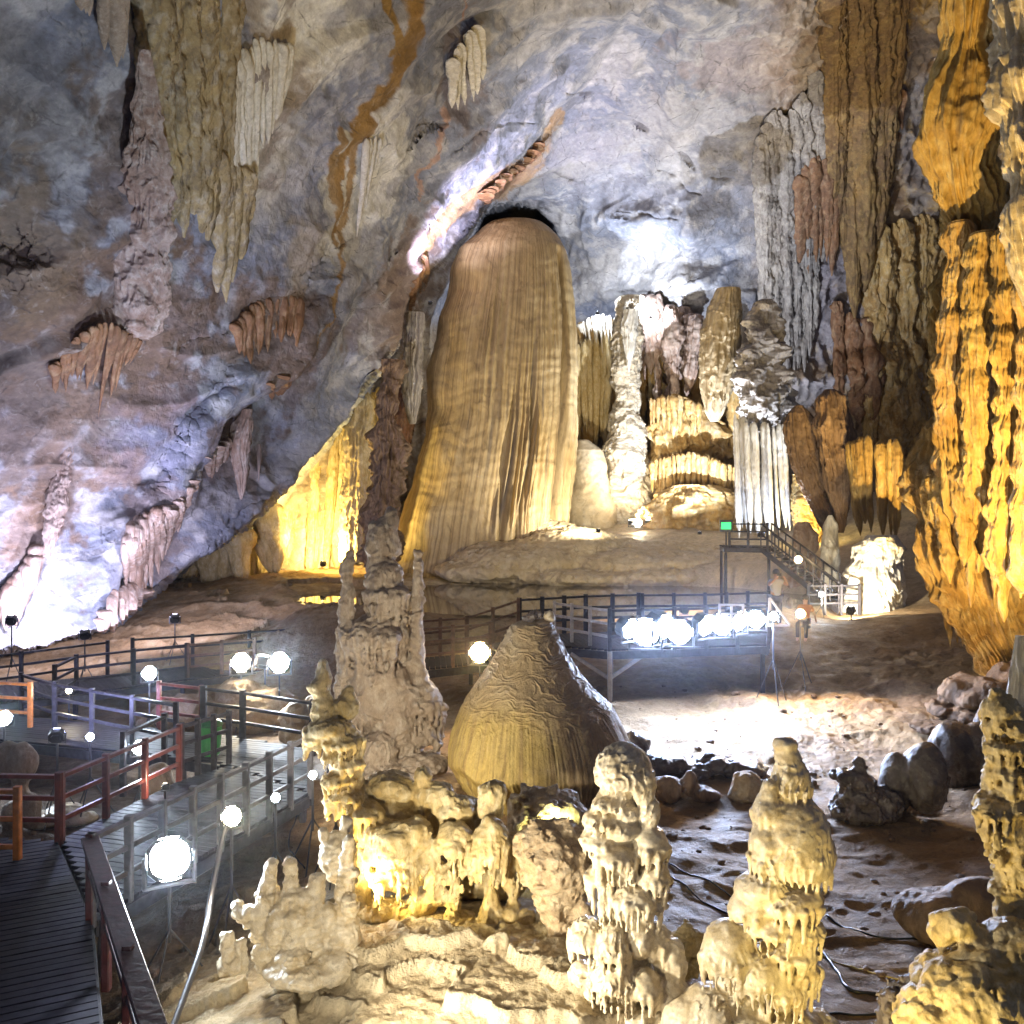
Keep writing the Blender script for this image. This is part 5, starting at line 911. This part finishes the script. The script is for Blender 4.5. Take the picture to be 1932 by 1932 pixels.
aw = thing('timber_frame', 'triangular timber frame beside the lamp at the right end of the row', 'frame', tuple(P(1470, 1180, 22.6)))
for a, b in (((1452, 1128), (1490, 1178)), ((1452, 1180), (1490, 1180)), ((1452, 1128), (1452, 1180))):
    MB().bar(P(*a, 22.6), P(*b, 22.6), .07, .05).build('bar', W_grey, aw)

# ------------------------------------------------------------------ staircase and landing at the back
s0, s1 = P(1592, 1146, 34.0), P(1446, 1031, 38.6); wd = np.array([.75, .95, 0])
stc = thing('staircase', 'dark open staircase with railings climbing to the terrace below the white pleated curtain', 'staircase', tuple(s0))
nst = 13
for i in range(nst):
    f = (i+.5)/nst; p = s0*(1-f)+s1*f; MB().bar(p-wd*.5, p+wd*.5, .26, .05).build('tread', W_dark, stc)
for sg in (-.5, .5):
    MB().bar(s0+wd*sg+np.array([0, 0, -.1]), s1+wd*sg+np.array([0, 0, -.1]), .06, .22).build('stringer', W_dark, stc)
    for hh_ in (1.0, .55): MB().bar(s0+wd*sg+np.array([0, 0, hh_]), s1+wd*sg+np.array([0, 0, hh_]), .06, .06).build('handrail', W_dark, stc)
    for i in range(11):
        p = s0+(s1-s0)*i/10+wd*sg; MB().bar(p, p+np.array([0, 0, 1.02]), .05, .05).build('baluster', W_dark, stc)
l0 = s1; l1 = P(1372, 1030, 39.4)
deck([(l0[0], l0[1]-.5), (l0[0]+.5, l0[1]+1.2), (l1[0], l1[1]+1.3), (l1[0]-.2, l1[1]-.4)], float(l0[2]), 'small landing at the head of the staircase', (1, 0))
railing([tuple(l0+np.array([-.1, -.5, 1.0])), tuple(l1+np.array([0, -.4, 1.0]))], 'dark railing of the landing under the green sign', W_dark, world=True, gap=.7)
railing([tuple(s0+np.array([-1.6, -.7, .9])), tuple(s0+np.array([-.3, -.55, .9])), tuple(s0+np.array([.4, -.5, .9]))], 'low dark railing at the foot of the staircase', W_dark, world=True, gap=.55)
sg = thing('exit_sign', 'small glowing green sign on the landing railing', 'sign', tuple(P(1370, 1000, 39)))
MB().bar(P(1358, 992, 39), P(1382, 992, 39), .12, .52).build('case', W_dark, sg)
M_green = plain_mat('green_light', (.05, .4, .15), emit=(.01, 1, .18), es=.9)
MB().bar(P(1361, 992, 38.92), P(1379, 992, 38.92), .03, .30).build('screen', M_green, sg)
MB().bar(P(1370, 1003, 39), P(1370, 1032, 39), .06, .06).build('post', W_dark, sg)
bn = thing('bin', 'green plastic litter bin on the landing behind the short dark railing', 'bin', tuple(RT(397, 1424, 1.0)))
M_bin = plain_mat('green_plastic', (.06, .42, .09), .35); bp_ = RT(397, 1424, 1.0)
mb = MB(); mb.tube([bp_+np.array([0, 0, z]) for z in (0, .02, .3, .58, .6)], [.17, .19, .21, .23, .235], 20); mb.build('body', M_bin, bn, True)
mb = MB(); mb.tube([bp_+np.array([0, 0, z]) for z in (.602, .64, .70, .735)], [.25, .25, .20, .05], 20); mb.build('lid', plain_mat('dark_green_plastic', (.03, .2, .06), .35), bn, True)

# ------------------------------------------------------------------ cables
M_cable = plain_mat('black_cable', (.02, .02, .022), .35)
M_hose = plain_mat('grey_conduit', (.07, .07, .08), .35)
def spline(pts, n=14):
    pts = np.array(pts, float); p = np.concatenate([[2*pts[0]-pts[1]], pts, [2*pts[-1]-pts[-2]]]); out = []
    for i in range(1, len(p)-2):
        for t in np.linspace(0, 1, n, endpoint=False):
            out.append(.5*((2*p[i])+(-p[i-1]+p[i+1])*t+(2*p[i-1]-5*p[i]+4*p[i+1]-p[i+2])*t*t+(-p[i-1]+3*p[i]-3*p[i+1]+p[i+2])*t**3))
    return np.array(out+[pts[-1]])
def cable(pts, r, label, mat=None, floor=True, group='cables on the cave floor'):
    w = []
    for p in pts:
        if floor: w.append(P(p[0], p[1], DF(p[0], p[1])))
        else: w.append(P(*p))
    w = spline(w)
    if floor: w[:, 2] = [FZ(a[0], a[1])+r*.9 for a in w]
    mb = MB(); mb.tube(w, r, 8); return tag(mb.build('cable', mat or M_cable, None, True), label, 'cable', group)
cable([(318, 1960, 8.6), (352, 1868, 9.2), (378, 1795, 9.7), (390, 1745, 10.1), (398, 1690, 10.8), (420, 1580, 11.6), (434, 1552, 11.8)], .035, 'thick grey conduit rising from the bottom edge to the warm floodlight', M_hose, floor=False, group=None)
cable([(1255, 1645), (1300, 1680), (1350, 1715), (1400, 1740)], .014, 'black cable running behind the skull-topped stalagmite')
cable([(1262, 1632), (1330, 1660), (1390, 1700)], .012, 'thin upper cable between the two foreground stalagmites')
cable([(1560, 1730), (1640, 1765), (1730, 1775), (1830, 1765)], .014, 'cable crossing the brown floor right of the golden stalagmite')
cable([(1545, 1790), (1575, 1830), (1605, 1872), (1680, 1880), (1790, 1862)], .020, 'thick shiny hose curving on the floor at the lower right')
cable([(1540, 1800), (1620, 1830), (1700, 1850), (1800, 1840)], .011, 'thin yellowish wire above the thick shiny hose', plain_mat('yellow_wire', (.5, .38, .12), .4))
cable([(1550, 1915), (1640, 1918), (1720, 1905), (1800, 1890)], .013, 'cable lowest on the floor at the lower right')
cable([(580, 1500), (560, 1540), (545, 1600), (575, 1640)], .012, 'dangling cable beside the small bluish lamps')

# loose stones half sunk in the mud
rs = np.random.default_rng(5); V, T, nv = [], [], 0
ico = bpy.data.meshes.new('t'); bmm = __import__('bmesh').new(); __import__('bmesh').ops.create_icosphere(bmm, subdivisions=2, radius=1.0); bmm.to_mesh(ico); bmm.free()
iv = np.array([v.co[:] for v in ico.vertices]); it = np.array([p.vertices[:] for p in ico.polygons]); bpy.data.meshes.remove(ico)
for k in range(340):
    if k < 260: x, y = rs.uniform(1.6, 8.5), rs.uniform(9.5, 24)
    elif k < 340: x, y = rs.uniform(-9, -3.6), rs.uniform(10, 18)
    else: x, y = rs.uniform(-3, .8), rs.uniform(8.6, 10.8)
    if x/y > .62: continue
    r = .018+.085*rs.random()**4; n = fbm(iv*1.3+k*3.1, 3)[:, None]
    v = iv*(1+.55*n)*r*np.array([1, rs.uniform(.6, 1.3), rs.uniform(.5, .8)]); a = rs.uniform(0, 6.3)
    v = np.stack([v[:, 0]*math.cos(a)-v[:, 1]*math.sin(a)+x, v[:, 0]*math.sin(a)+v[:, 1]*math.cos(a)+y, v[:, 2]+FZ(x, y)+r*.15], 1)
    V.append(v); T.append(it+nv); nv += len(v)
tag(mesh_obj('loose_stones', np.concatenate(V), None, np.concatenate(T), M_brown, None, True), kind='stuff')
# ------------------------------------------------------------------ two visitors by the stairs
M_skin = plain_mat('skin', (.55, .34, .25), .5); M_hair = plain_mat('black_hair', (.02, .017, .015), .5)
def skin_mesh(name, verts, edges, radii, mat, parent, sub=2):
    me = bpy.data.meshes.new(name); me.from_pydata([tuple(v) for v in verts], edges, []); o = bpy.data.objects.new(name, me); COL.objects.link(o)
    sk = o.modifiers.new('s', 'SKIN'); 
    for i, r in enumerate(radii): me.skin_vertices[0].data[i].radius = (r, r)
    me.skin_vertices[0].data[0].use_root = True
    ss = o.modifiers.new('u', 'SUBSURF'); ss.levels = ss.render_levels = sub
    dg = bpy.context.evaluated_depsgraph_get(); me2 = bpy.data.meshes.new_from_object(o.evaluated_get(dg)); me2.name = name
    bpy.data.objects.remove(o); o = bpy.data.objects.new(name, me2); COL.objects.link(o); me2.materials.clear(); me2.materials.append(mat)
    for p in me2.polygons: p.use_smooth = True
    if parent: o.parent = parent
    return o
def person(loc, rz, label, shirt, trousers, arms, lean=0.0, sit=False, holds=None):
    t = thing('person', label, 'person', tuple(loc)); t.rotation_euler = (0, 0, rz)
    L = lean; hip = .92 if not sit else .50
    J = {'pelvis': (0, 0, hip), 'waist': (0, L*.3, hip+.14), 'chest': (0, L*.7, hip+.36), 'neck': (0, L, hip+.54), 'headb': (0, L-.02, hip+.62), 'head': (0, L-.03, hip+.72), 'crown': (0, L-.01, hip+.79)}
    if sit: J.update(hl=(-.09, 0, hip), kl=(-.12, -.42, hip+.02), al=(-.12, -.45, .08), fl=(-.12, -.58, .04), hr=(.09, 0, hip), kr=(.12, -.42, hip+.02), ar=(.12, -.45, .08), fr=(.12, -.58, .04))
    else: J.update(hl=(-.09, 0, hip-.04), kl=(-.10, -.02, .49), al=(-.11, .02, .09), fl=(-.12, -.13, .04), hr=(.09, 0, hip-.04), kr=(.11, -.03, .49), ar=(.12, .02, .09), fr=(.14, -.13, .04))
    J.update(sl=(-.17, L*.9, hip+.47), sr=(.17, L*.9, hip+.47)); J.update({k: (v[0], v[1]+L, v[2]+hip) for k, v in arms.items()})
    R = dict(pelvis=.14, waist=.125, chest=.145, neck=.055, headb=.075, head=.095, crown=.06, hl=.085, kl=.058, al=.042, fl=.035, hr=.085, kr=.058, ar=.042, fr=.035, sl=.062, sr=.062, el=.042, er=.042, wl=.030, wr=.030, ml=.036, mr=.036)
    ks = list(J); ix = {k: i for i, k in enumerate(ks)}
    E = [('pelvis', 'waist'), ('waist', 'chest'), ('chest', 'neck'), ('neck', 'headb'), ('headb', 'head'), ('head', 'crown'), ('pelvis', 'hl'), ('hl', 'kl'), ('kl', 'al'), ('al', 'fl'), ('pelvis', 'hr'), ('hr', 'kr'), ('kr', 'ar'), ('ar', 'fr'),
         ('chest', 'sl'), ('sl', 'el'), ('el', 'wl'), ('wl', 'ml'), ('chest', 'sr'), ('sr', 'er'), ('er', 'wr'), ('wr', 'mr')]
    skin_mesh('body', [J[k] for k in ks], [(ix[a], ix[b]) for a, b in E], [R[k] for k in ks], M_skin, t)
    def sub(nm, keys, ed, grow, mat, ov={}):
        k2 = {k: i for i, k in enumerate(keys)}; skin_mesh(nm, [J[k] for k in keys], [(k2[a], k2[b]) for a, b in ed], [R[k]*ov.get(k, 1)+grow for k in keys], mat, t)
    J['cl'] = tuple(.45*np.array(J['sl'])+.55*np.array(J['el'])); J['cr'] = tuple(.45*np.array(J['sr'])+.55*np.array(J['er'])); R['cl'] = R['cr'] = .05
    sub('shirt', ['pelvis', 'waist', 'chest', 'neck', 'sl', 'sr', 'cl', 'cr'], [('pelvis', 'waist'), ('waist', 'chest'), ('chest', 'neck'), ('chest', 'sl'), ('sl', 'cl'), ('chest', 'sr'), ('sr', 'cr')], .018, shirt, {'neck': .9})
    sub('trousers', ['pelvis', 'hl', 'kl', 'al', 'hr', 'kr', 'ar'], [('pelvis', 'hl'), ('hl', 'kl'), ('kl', 'al'), ('pelvis', 'hr'), ('hr', 'kr'), ('kr', 'ar')], .014, trousers)
    mb = MB(); c = np.array(J['head']); V = []; n1_, n2_ = 14, 18
    for i in range(n1_):
        for j in range(n2_):
            a = math.pi*.58*i/(n1_-1); b = 2*math.pi*j/n2_; V.append((math.sin(a)*math.cos(b)*.108, .022+math.sin(a)*math.sin(b)*.118*(1 if math.sin(b) > 0 else .86), math.cos(a)*.125+.012))
    V = np.array(V)+c
    mesh_obj('hair', V, grid_quads(n1_, n2_, True), None, M_hair, t)
    fa = MB(); fa.tube([c+np.array([0, -.092, .01]), c+np.array([0, -.112, -.022]), c+np.array([0, -.095, -.03])], [.010, .016, .008], 8)
    fa.V = [v for v in fa.V]; Vn = np.concatenate(fa.V); Qn = np.concatenate(fa.Q); tr = Qn[:, 2] == Qn[:, 3]; mesh_obj('nose', Vn, Qn[~tr], Qn[tr][:, :3], M_skin, t)
    for sx in (-.036, .036):
        e = MB(); e.tube([c+np.array([sx-.012, -.094, .012]), c+np.array([sx+.012, -.094, .012])], [.009, .009], 8); Vn = np.concatenate(e.V); Qn = np.concatenate(e.Q); tr = Qn[:, 2] == Qn[:, 3]; mesh_obj('eye', Vn, Qn[~tr], Qn[tr][:, :3], M_hair, t)
    return t
p1 = P(1464, 1168, 27.3); p1[2] = DZ+.0
p1 = np.array([(1464-966)*K*27.0, 27.0, DZ])
person(p1, .15, 'visitor in a pale grey shirt raising a camera to the face on the bridge', plain_mat('pale_grey_cloth', (.55, .57, .66), .8), plain_mat('dark_trousers', (.05, .045, .06), .8),
       dict(el=(-.30, -.16, .36), wl=(-.13, -.30, .60), ml=(-.06, -.31, .66), er=(.30, -.16, .36), wr=(.14, -.30, .60), mr=(.07, -.31, .66)))
p2 = np.array([(1516-966)*K*26.6, 26.6, FZ((1516-966)*K*26.6, 26.6)])
ph = thing('camera', 'small black camera held at the face of the visitor in grey', 'camera', tuple(p1+np.array([0, -.33, 1.62])))
MB().bar(p1+np.array([-.06, -.34, 1.62]), p1+np.array([.06, -.34, 1.62]), .05, .08).build('case', M_cable, ph)
mb = MB(); mb.tube([p1+np.array([0, -.36, 1.62]), p1+np.array([0, -.43, 1.62])], [.03, .032], 12); mb.build('lens', M_cable, ph, True)
p2 = np.array([(1518-966)*K*26.8, 26.8, DZ-.35])
person(p2, -.5, 'visitor in dark clothes with an orange top sitting near the foot of the stairs', plain_mat('orange_cloth', (.45, .16, .05), .8), plain_mat('navy_trousers', (.03, .035, .07), .8),
       dict(el=(-.26, .10, .22), wl=(-.24, -.12, .10), ml=(-.22, -.20, .08), er=(.26, .10, .22), wr=(.26, .30, .02), mr=(.27, .36, -.02)), lean=.12, sit=True)
# ------------------------------------------------------------------ floodlights
M_house = plain_mat('lamp_housing', (.03, .03, .033), .4, .3)
M_stand = plain_mat('lamp_stand', (.10, .10, .11), .4, .6)
_lens = {}
def lens_mat(c, s):
    k = (tuple(round(x, 2) for x in c), s)
    if k not in _lens: _lens[k] = plain_mat('lit_lamp_glass', (.8, .8, .8), .2, emit=c, es=s)
    _lens[k].cycles.emission_sampling = 'NONE'
    return _lens[k]
LG = {'i': (.52, .66, 1.0), 'c': (.74, .86, 1.0), 'w': (1.0, .86, .62), 'o': (1.0, .66, .30), 'b': (.50, .55, 1.0), 'v': (.74, .70, 1.0), 'p': (.74, .72, 1.0), 'y': (1.0, .76, .26), 'a': (1.0, .68, .22), 'l': (.76, .84, 1.0), 'k': (1.0, .90, .70), 'g': (.95, 1.0, .45)}
def flood(pos, aim, col, watts, size, label, es=30, stand='ground', spread=150, blend_=.6, group='floodlights lighting the cave', soft=None, world=False):
    p = np.array(pos, float) if world else P(*pos); a = P(*aim) if len(aim) == 3 and not world else np.array(aim, float)
    c = LG[col]; dv = (a-p)/np.linalg.norm(a-p); s = size
    t = thing('floodlight', label, 'lamp', tuple(p), group)
    up = np.array([0, 0, 1.0]) if abs(dv[2]) < .95 else np.array([0, 1.0, 0]); x = np.cross(dv, up); x /= np.linalg.norm(x); y = np.cross(x, dv)
    mb = MB(); mb.bar(p-dv*s*.45, p-dv*s*.02, s, s*.9, up=up, bev=.25); mb.bar(p-dv*s*.62, p-dv*s*.46, s*.6, s*.5, up=up, bev=.25); mb.bar(p-dv*s*.02, p+dv*s*.06, s*1.02, s*.92, up=up, bev=.2); mb.build('housing', M_house, t)
    n = 20; rr = np.array([0, .25, .5, .75, 1.0]); V = [p+dv*s*.12]
    for r in rr[1:]:
        for k in range(n):
            an = 2*math.pi*k/n; V.append(p+dv*s*(.02+.10*math.sqrt(max(0, 1-r*r)))+(x*math.copysign(abs(math.cos(an))**.8, math.cos(an))+y*.94*math.copysign(abs(math.sin(an))**.8, math.sin(an)))*s*.53*r)
    Q = [(1+i*n+k, 1+i*n+(k+1) % n, 1+(i+1)*n+(k+1) % n, 1+(i+1)*n+k) for i in range(3) for k in range(n)]; T = [(0, 1+(k+1) % n, 1+k) for k in range(n)]
    mesh_obj('lens', np.array(V)-p, Q, T, lens_mat(c, es), t)
    zf = FZ(p[0], p[1]); yk = MB(); yk.bar(p-x*s*.56-np.array([0, 0, s*.62]), p-x*s*.56+np.array([0, 0, s*.1]), s*.08, s*.12); yk.bar(p+x*s*.56-np.array([0, 0, s*.62]), p+x*s*.56+np.array([0, 0, s*.1]), s*.08, s*.12)
    yk.bar(p-x*s*.6-np.array([0, 0, s*.62]), p+x*s*.6-np.array([0, 0, s*.62]), s*.12, s*.08); yk.build('bracket', M_stand, t)
    h = p[2]-s*.66-zf
    if stand == 'ground' and .05 < h < 3.2:
        mb = MB(); q_ = p-np.array([0, 0, s*.66]); mb.bar(q_-np.array([0, 0, h*.6]), q_, .035, .035); mb.build('pole', M_stand, t)
        for k in range(3):
            an = 2.1*k+.5; MB().bar(q_-np.array([0, 0, h*.45]), q_-np.array([0, 0, h+.03])+np.array([math.cos(an), math.sin(an), 0])*min(.45, h*.4), .022, .022).build('leg', M_stand, t)
    l = bpy.data.lights.new('floodlight_beam', 'SPOT'); l.energy = watts; l.color = c; l.spot_size = math.radians(spread); l.spot_blend = blend_; l.shadow_soft_size = soft or max(.06, size*.4)
    o = bpy.data.objects.new('floodlight_beam', l); COL.objects.link(o); o.parent = t; o.location = tuple(dv*s*.34); o.rotation_euler = Vector(dv).to_track_quat('-Z', 'Y').to_euler()
    return t
F = flood
# lamps seen in the picture
F((320, 1620, 10.6), (660, 1440, 4.5), 'c', 260, .50, 'biggest white floodlight low at the left before the pale railing', es=60, spread=170)
F((437, 1540, 11.8), (640, 1480, 8.0), 'w', 200, .26, 'warm floodlight right of the biggest one', es=40)
F((520, 1505, 12.6), (640, 1520, 9), 'c', 40, .13, 'small bluish spotlight right of the warm floodlight', es=40)
F((590, 1462, 14.0), (700, 1480, 10), 'c', 40, .13, 'small bluish spotlight tucked behind the tall column of the yellow cluster', es=40)
F((500, 1240, 23.6), (700, 160, 28), 'c', 2200, .48, 'brightest white lamp of the group on the far walkway', es=60, spread=130)
F((527, 1250, 23.0), (700, 1250, 10), 'c', 420, .52, 'lower white lamp touching the brightest one on the far walkway', es=60, spread=170)
F((455, 1250, 23.4), (640, 1260, 10), 'w', 300, .5, 'warm white lamp left of the brightest far lamp', es=40, spread=170)
F((282, 1270, 21.5), (500, 1350, 12), 'c', 150, .34, 'cyan white lamp among the dark railings', es=45)
F((108, 1385, 16.6), (300, 880, 31), 'b', 1500, .26, 'blue floodlight below the bright orange railing', es=45, spread=85)
F((170, 1390, 16.8), (300, 1400, 8), 'b', 60, .15, 'small blue spotlight beside the blue floodlight', es=40)
F((263, 1410, 16.2), (400, 1440, 10), 'c', 120, .26, 'cyan white lamp behind the climbing red railing', es=45)
F((8, 1355, 18.5), (60, 1420, 13), 'c', 120, .30, 'cyan lamp cut by the left border', es=45)
F((312, 1484, 15.3), (292, 1475, 16), 'w', 14, .12, 'small warm lamp against the rounded rock', es=30)
F((130, 1303, 21.5), (150, 1330, 17), 'w', 40, .14, 'tiny warm lamp behind the far left posts', es=30)
F((905, 1231, 21.6), (850, 1330, 14), 'o', 260, .50, 'warm orange floodlight left of the dome', es=30)
for i, (x, y, s, lb) in enumerate([(1188, 1186, .34, 'leftmost white lamp of the row before the bridge'), (1218, 1192, .46, 'large white lamp second in the row before the bridge'), (1250, 1184, .46, 'large white lamp in the left half of the row before the bridge'), (1282, 1192, .40, 'white lamp under the gap in the bridge railing'),
                                   (1332, 1180, .36, 'white lamp left of the upright timber frame'), (1362, 1178, .36, 'white lamp below the upright timber frame'), (1394, 1172, .36, 'white lamp at the right foot of the upright timber frame'), (1426, 1168, .30, 'white lamp between the two timber frames')]):
    F((x, y, 22.42+(x-1150)/305*.95), ((x-20, 1330, 18.5) if i % 2 else (x+230, 1310, 20.0)), 'i', 600, s*1.6, lb, es=60, spread=112, blend_=1.0, stand=None)
F((1459, 1163, 22.4), (1500, 1400, 17), 'c', 90, .24, 'white lamp inside the triangular timber frame', es=45)
F((1510, 1158, 23.6), (1560, 1290, 19), 'o', 520, .26, 'orange lamp on a tripod right of the triangular frame', es=32)
F((1506, 1056, 35.5), (1480, 1130, 28), 'o', 150, .30, 'warm lamp on the staircase railing', es=30, stand=None)
F((1550, 1121, 33.2), (1530, 1180, 27), 'c', 60, .20, 'small white lamp at the foot of the staircase', es=40)
F((1196, 982, 53.6), (1192, 800, 53.4), 'w', 900, .6, 'white lamp at the foot of the rough pale column', es=60, stand=None, spread=170)
F((1203, 986, 52.6), (1190, 1010, 40), 'w', 160, .5, 'burst of lamplight before the rough pale column', es=70, stand=None, spread=100)
F((1222, 982, 53.0), (1260, 820, 53), 'w', 500, .3, 'second lamp right of the one at the rough pale column', es=40, stand=None, spread=160)
# unseen lamps: most known by their pools of light, some added as fill
F((22, 1168, 26.6), (60, 1080, 29), 'p', 760, .3, 'lamp behind the rail lighting the slab foot at the left border', es=20, spread=165)
F((160, 1195, 27.0), (140, 1040, 30.5), 'p', 800, .3, 'lamp lighting the slab between the two pink drapes', es=20, spread=165)
F((330, 1165, 29.5), (340, 1030, 33.5), 'p', 800, .3, 'lamp lighting the slab right of the shaggy drape', es=20, spread=165)
F((610, 1062, 46.3), (640, 930, 50), 'y', 3000, .3, 'yellow lamp hidden behind the composite stalagmite', es=20, stand=None, spread=170)
F((400, 1128, 43.0), (450, 1020, 48), 'y', 2200, .3, 'yellow lamp in front of the far left curtain', es=20, stand=None, spread=160)
F((812, 570, 43.6), (850, 415, 45.0), 'v', 6500, .2, 'violet lamp beside the slab edge left of the giant stalagmite', es=15, stand=None, spread=84, blend_=1.0)
F((1128, 590, 56.4), (1190, 510, 61), 'l', 1100, .2, 'lamp on the dripstone shelf whitening the vault', es=15, stand=None, spread=165)
F((1606, 1150, 31.8), (1650, 1085, 34.5), 'k', 800, .3, 'lamp flooding the broad white stump', es=30, spread=160)
F((1790, 1304, 20.6), (1790, 1020, 23), 'a', 2000, .16, 'amber lamp by the dark passage lighting the orange bulge', es=15, spread=160, stand=None)
F((1992, 1345, 14.2), (1780, 520, 21), 'a', 4600, .16, 'amber lamp aimed up at the bulbous columns', es=15, spread=120, stand=None)
F((1436, 1006, 43.0), (1436, 860, 46), 'i', 420, .3, 'bluish lamp at the foot of the white pleated curtain', es=15, stand=None, spread=150)
F((1524, 1018, 42.0), (1526, 950, 44), 'y', 500, .3, 'yellow lamp in the recess behind the stairs', es=15, stand=None, spread=160)
F((1290, 1150, 27.6), (1030, 900, 50), 'w', 2800, .25, 'lamp under the bridge railing aimed across the pool at the giant stalagmite', es=15, stand=None, spread=90)
F((1128, 1000, 44.0), (1050, 800, 49), 'k', 2200, .2, 'yellow lamp at the right foot of the giant stalagmite', es=15, stand=None, spread=150)
F((1228, 598, 55.4), (1250, 480, 60), 'l', 1300, .15, 'added lamp beside the dripstone shelf widening the white glow on the vault', es=15, stand=None, spread=165)  # added to spread the bright patch on the vault
F((1320, 1004, 48.0), (1260, 420, 55), 'l', 8500, .2, 'lamp on the terrace aimed up at the vault', es=15, stand=None, spread=120)
F((634, 1452, 13.0), (800, 1330, 17), 'k', 330, .2, 'lamp behind the tall left column lighting the composite stalagmite', es=15, spread=120)
F((672, 1700, 10.5), (790, 1570, 11), 'y', 110, .09, 'small lamp tucked beside the tall stub at the foot of the yellow cluster', es=15, spread=165, stand=None)
F((1052, 1571, 11.4), (1045, 1515, 12.2), 'g', 45, .10, 'small greenish lamp behind the knob of the yellow cluster', es=20, spread=170, stand=None)
F((-1.7, 7.4, 1.4), (1.9, 9.1, 2.2), 'k', 560, .22, 'key lamp just below the frame aimed at the two cream stalagmites', es=15, spread=150, world=True)
F((2.3, 6.6, 1.2), (4.4, 8.0, 2.6), 'y', 150, .2, 'lamp below the frame aimed at the lemon yellow stalagmite', es=15, spread=140, world=True)
F((-1.9, 6.2, 2.0), (-.9, 9.6, .9), 'k', 200, .18, 'lamp on the near railing lighting the sandy crust', es=15, spread=130, world=True, stand=None)
F((1668, 1168, 31.0), (1640, 600, 34), 'a', 5200, .2, 'added amber fill lamp behind the white stump aimed up the right wall', es=15, stand=None, spread=90)  # added fill, brightens the right wall as a whole
F((1512, 1012, 41.5), (1480, 500, 42), 'l', 1800, .2, 'cool lamp behind the upper stairs aimed up the grey ribs', es=15, stand=None, spread=90)
# ------------------------------------------------------------------ thin haze added to give the lamps a halo
m, nt_, b_ = new_mat('halo_haze'); nt_.nodes.remove(b_)
v = nt_.nodes.new('ShaderNodeVolumePrincipled'); v.inputs['Color'].default_value = (.88, .92, 1, 1); v.inputs['Density'].default_value = .0006; v.inputs['Anisotropy'].default_value = .95
nt_.links.new(v.outputs[0], nt_.nodes['Material Output'].inputs['Volume'])
bb = [(x, y, z) for z in (-2.5, 46) for x, y in ((-62, -6), (62, -6), (62, 78), (-62, 78))]
me = bpy.data.meshes.new('haze'); me.from_pydata(bb, [], [(3, 2, 1, 0), (4, 5, 6, 7), (0, 1, 5, 4), (1, 2, 6, 5), (2, 3, 7, 6), (3, 0, 4, 7)]); me.materials.append(m)
ho = bpy.data.objects.new('haze', me); COL.objects.link(ho); tag(ho, kind='stuff')
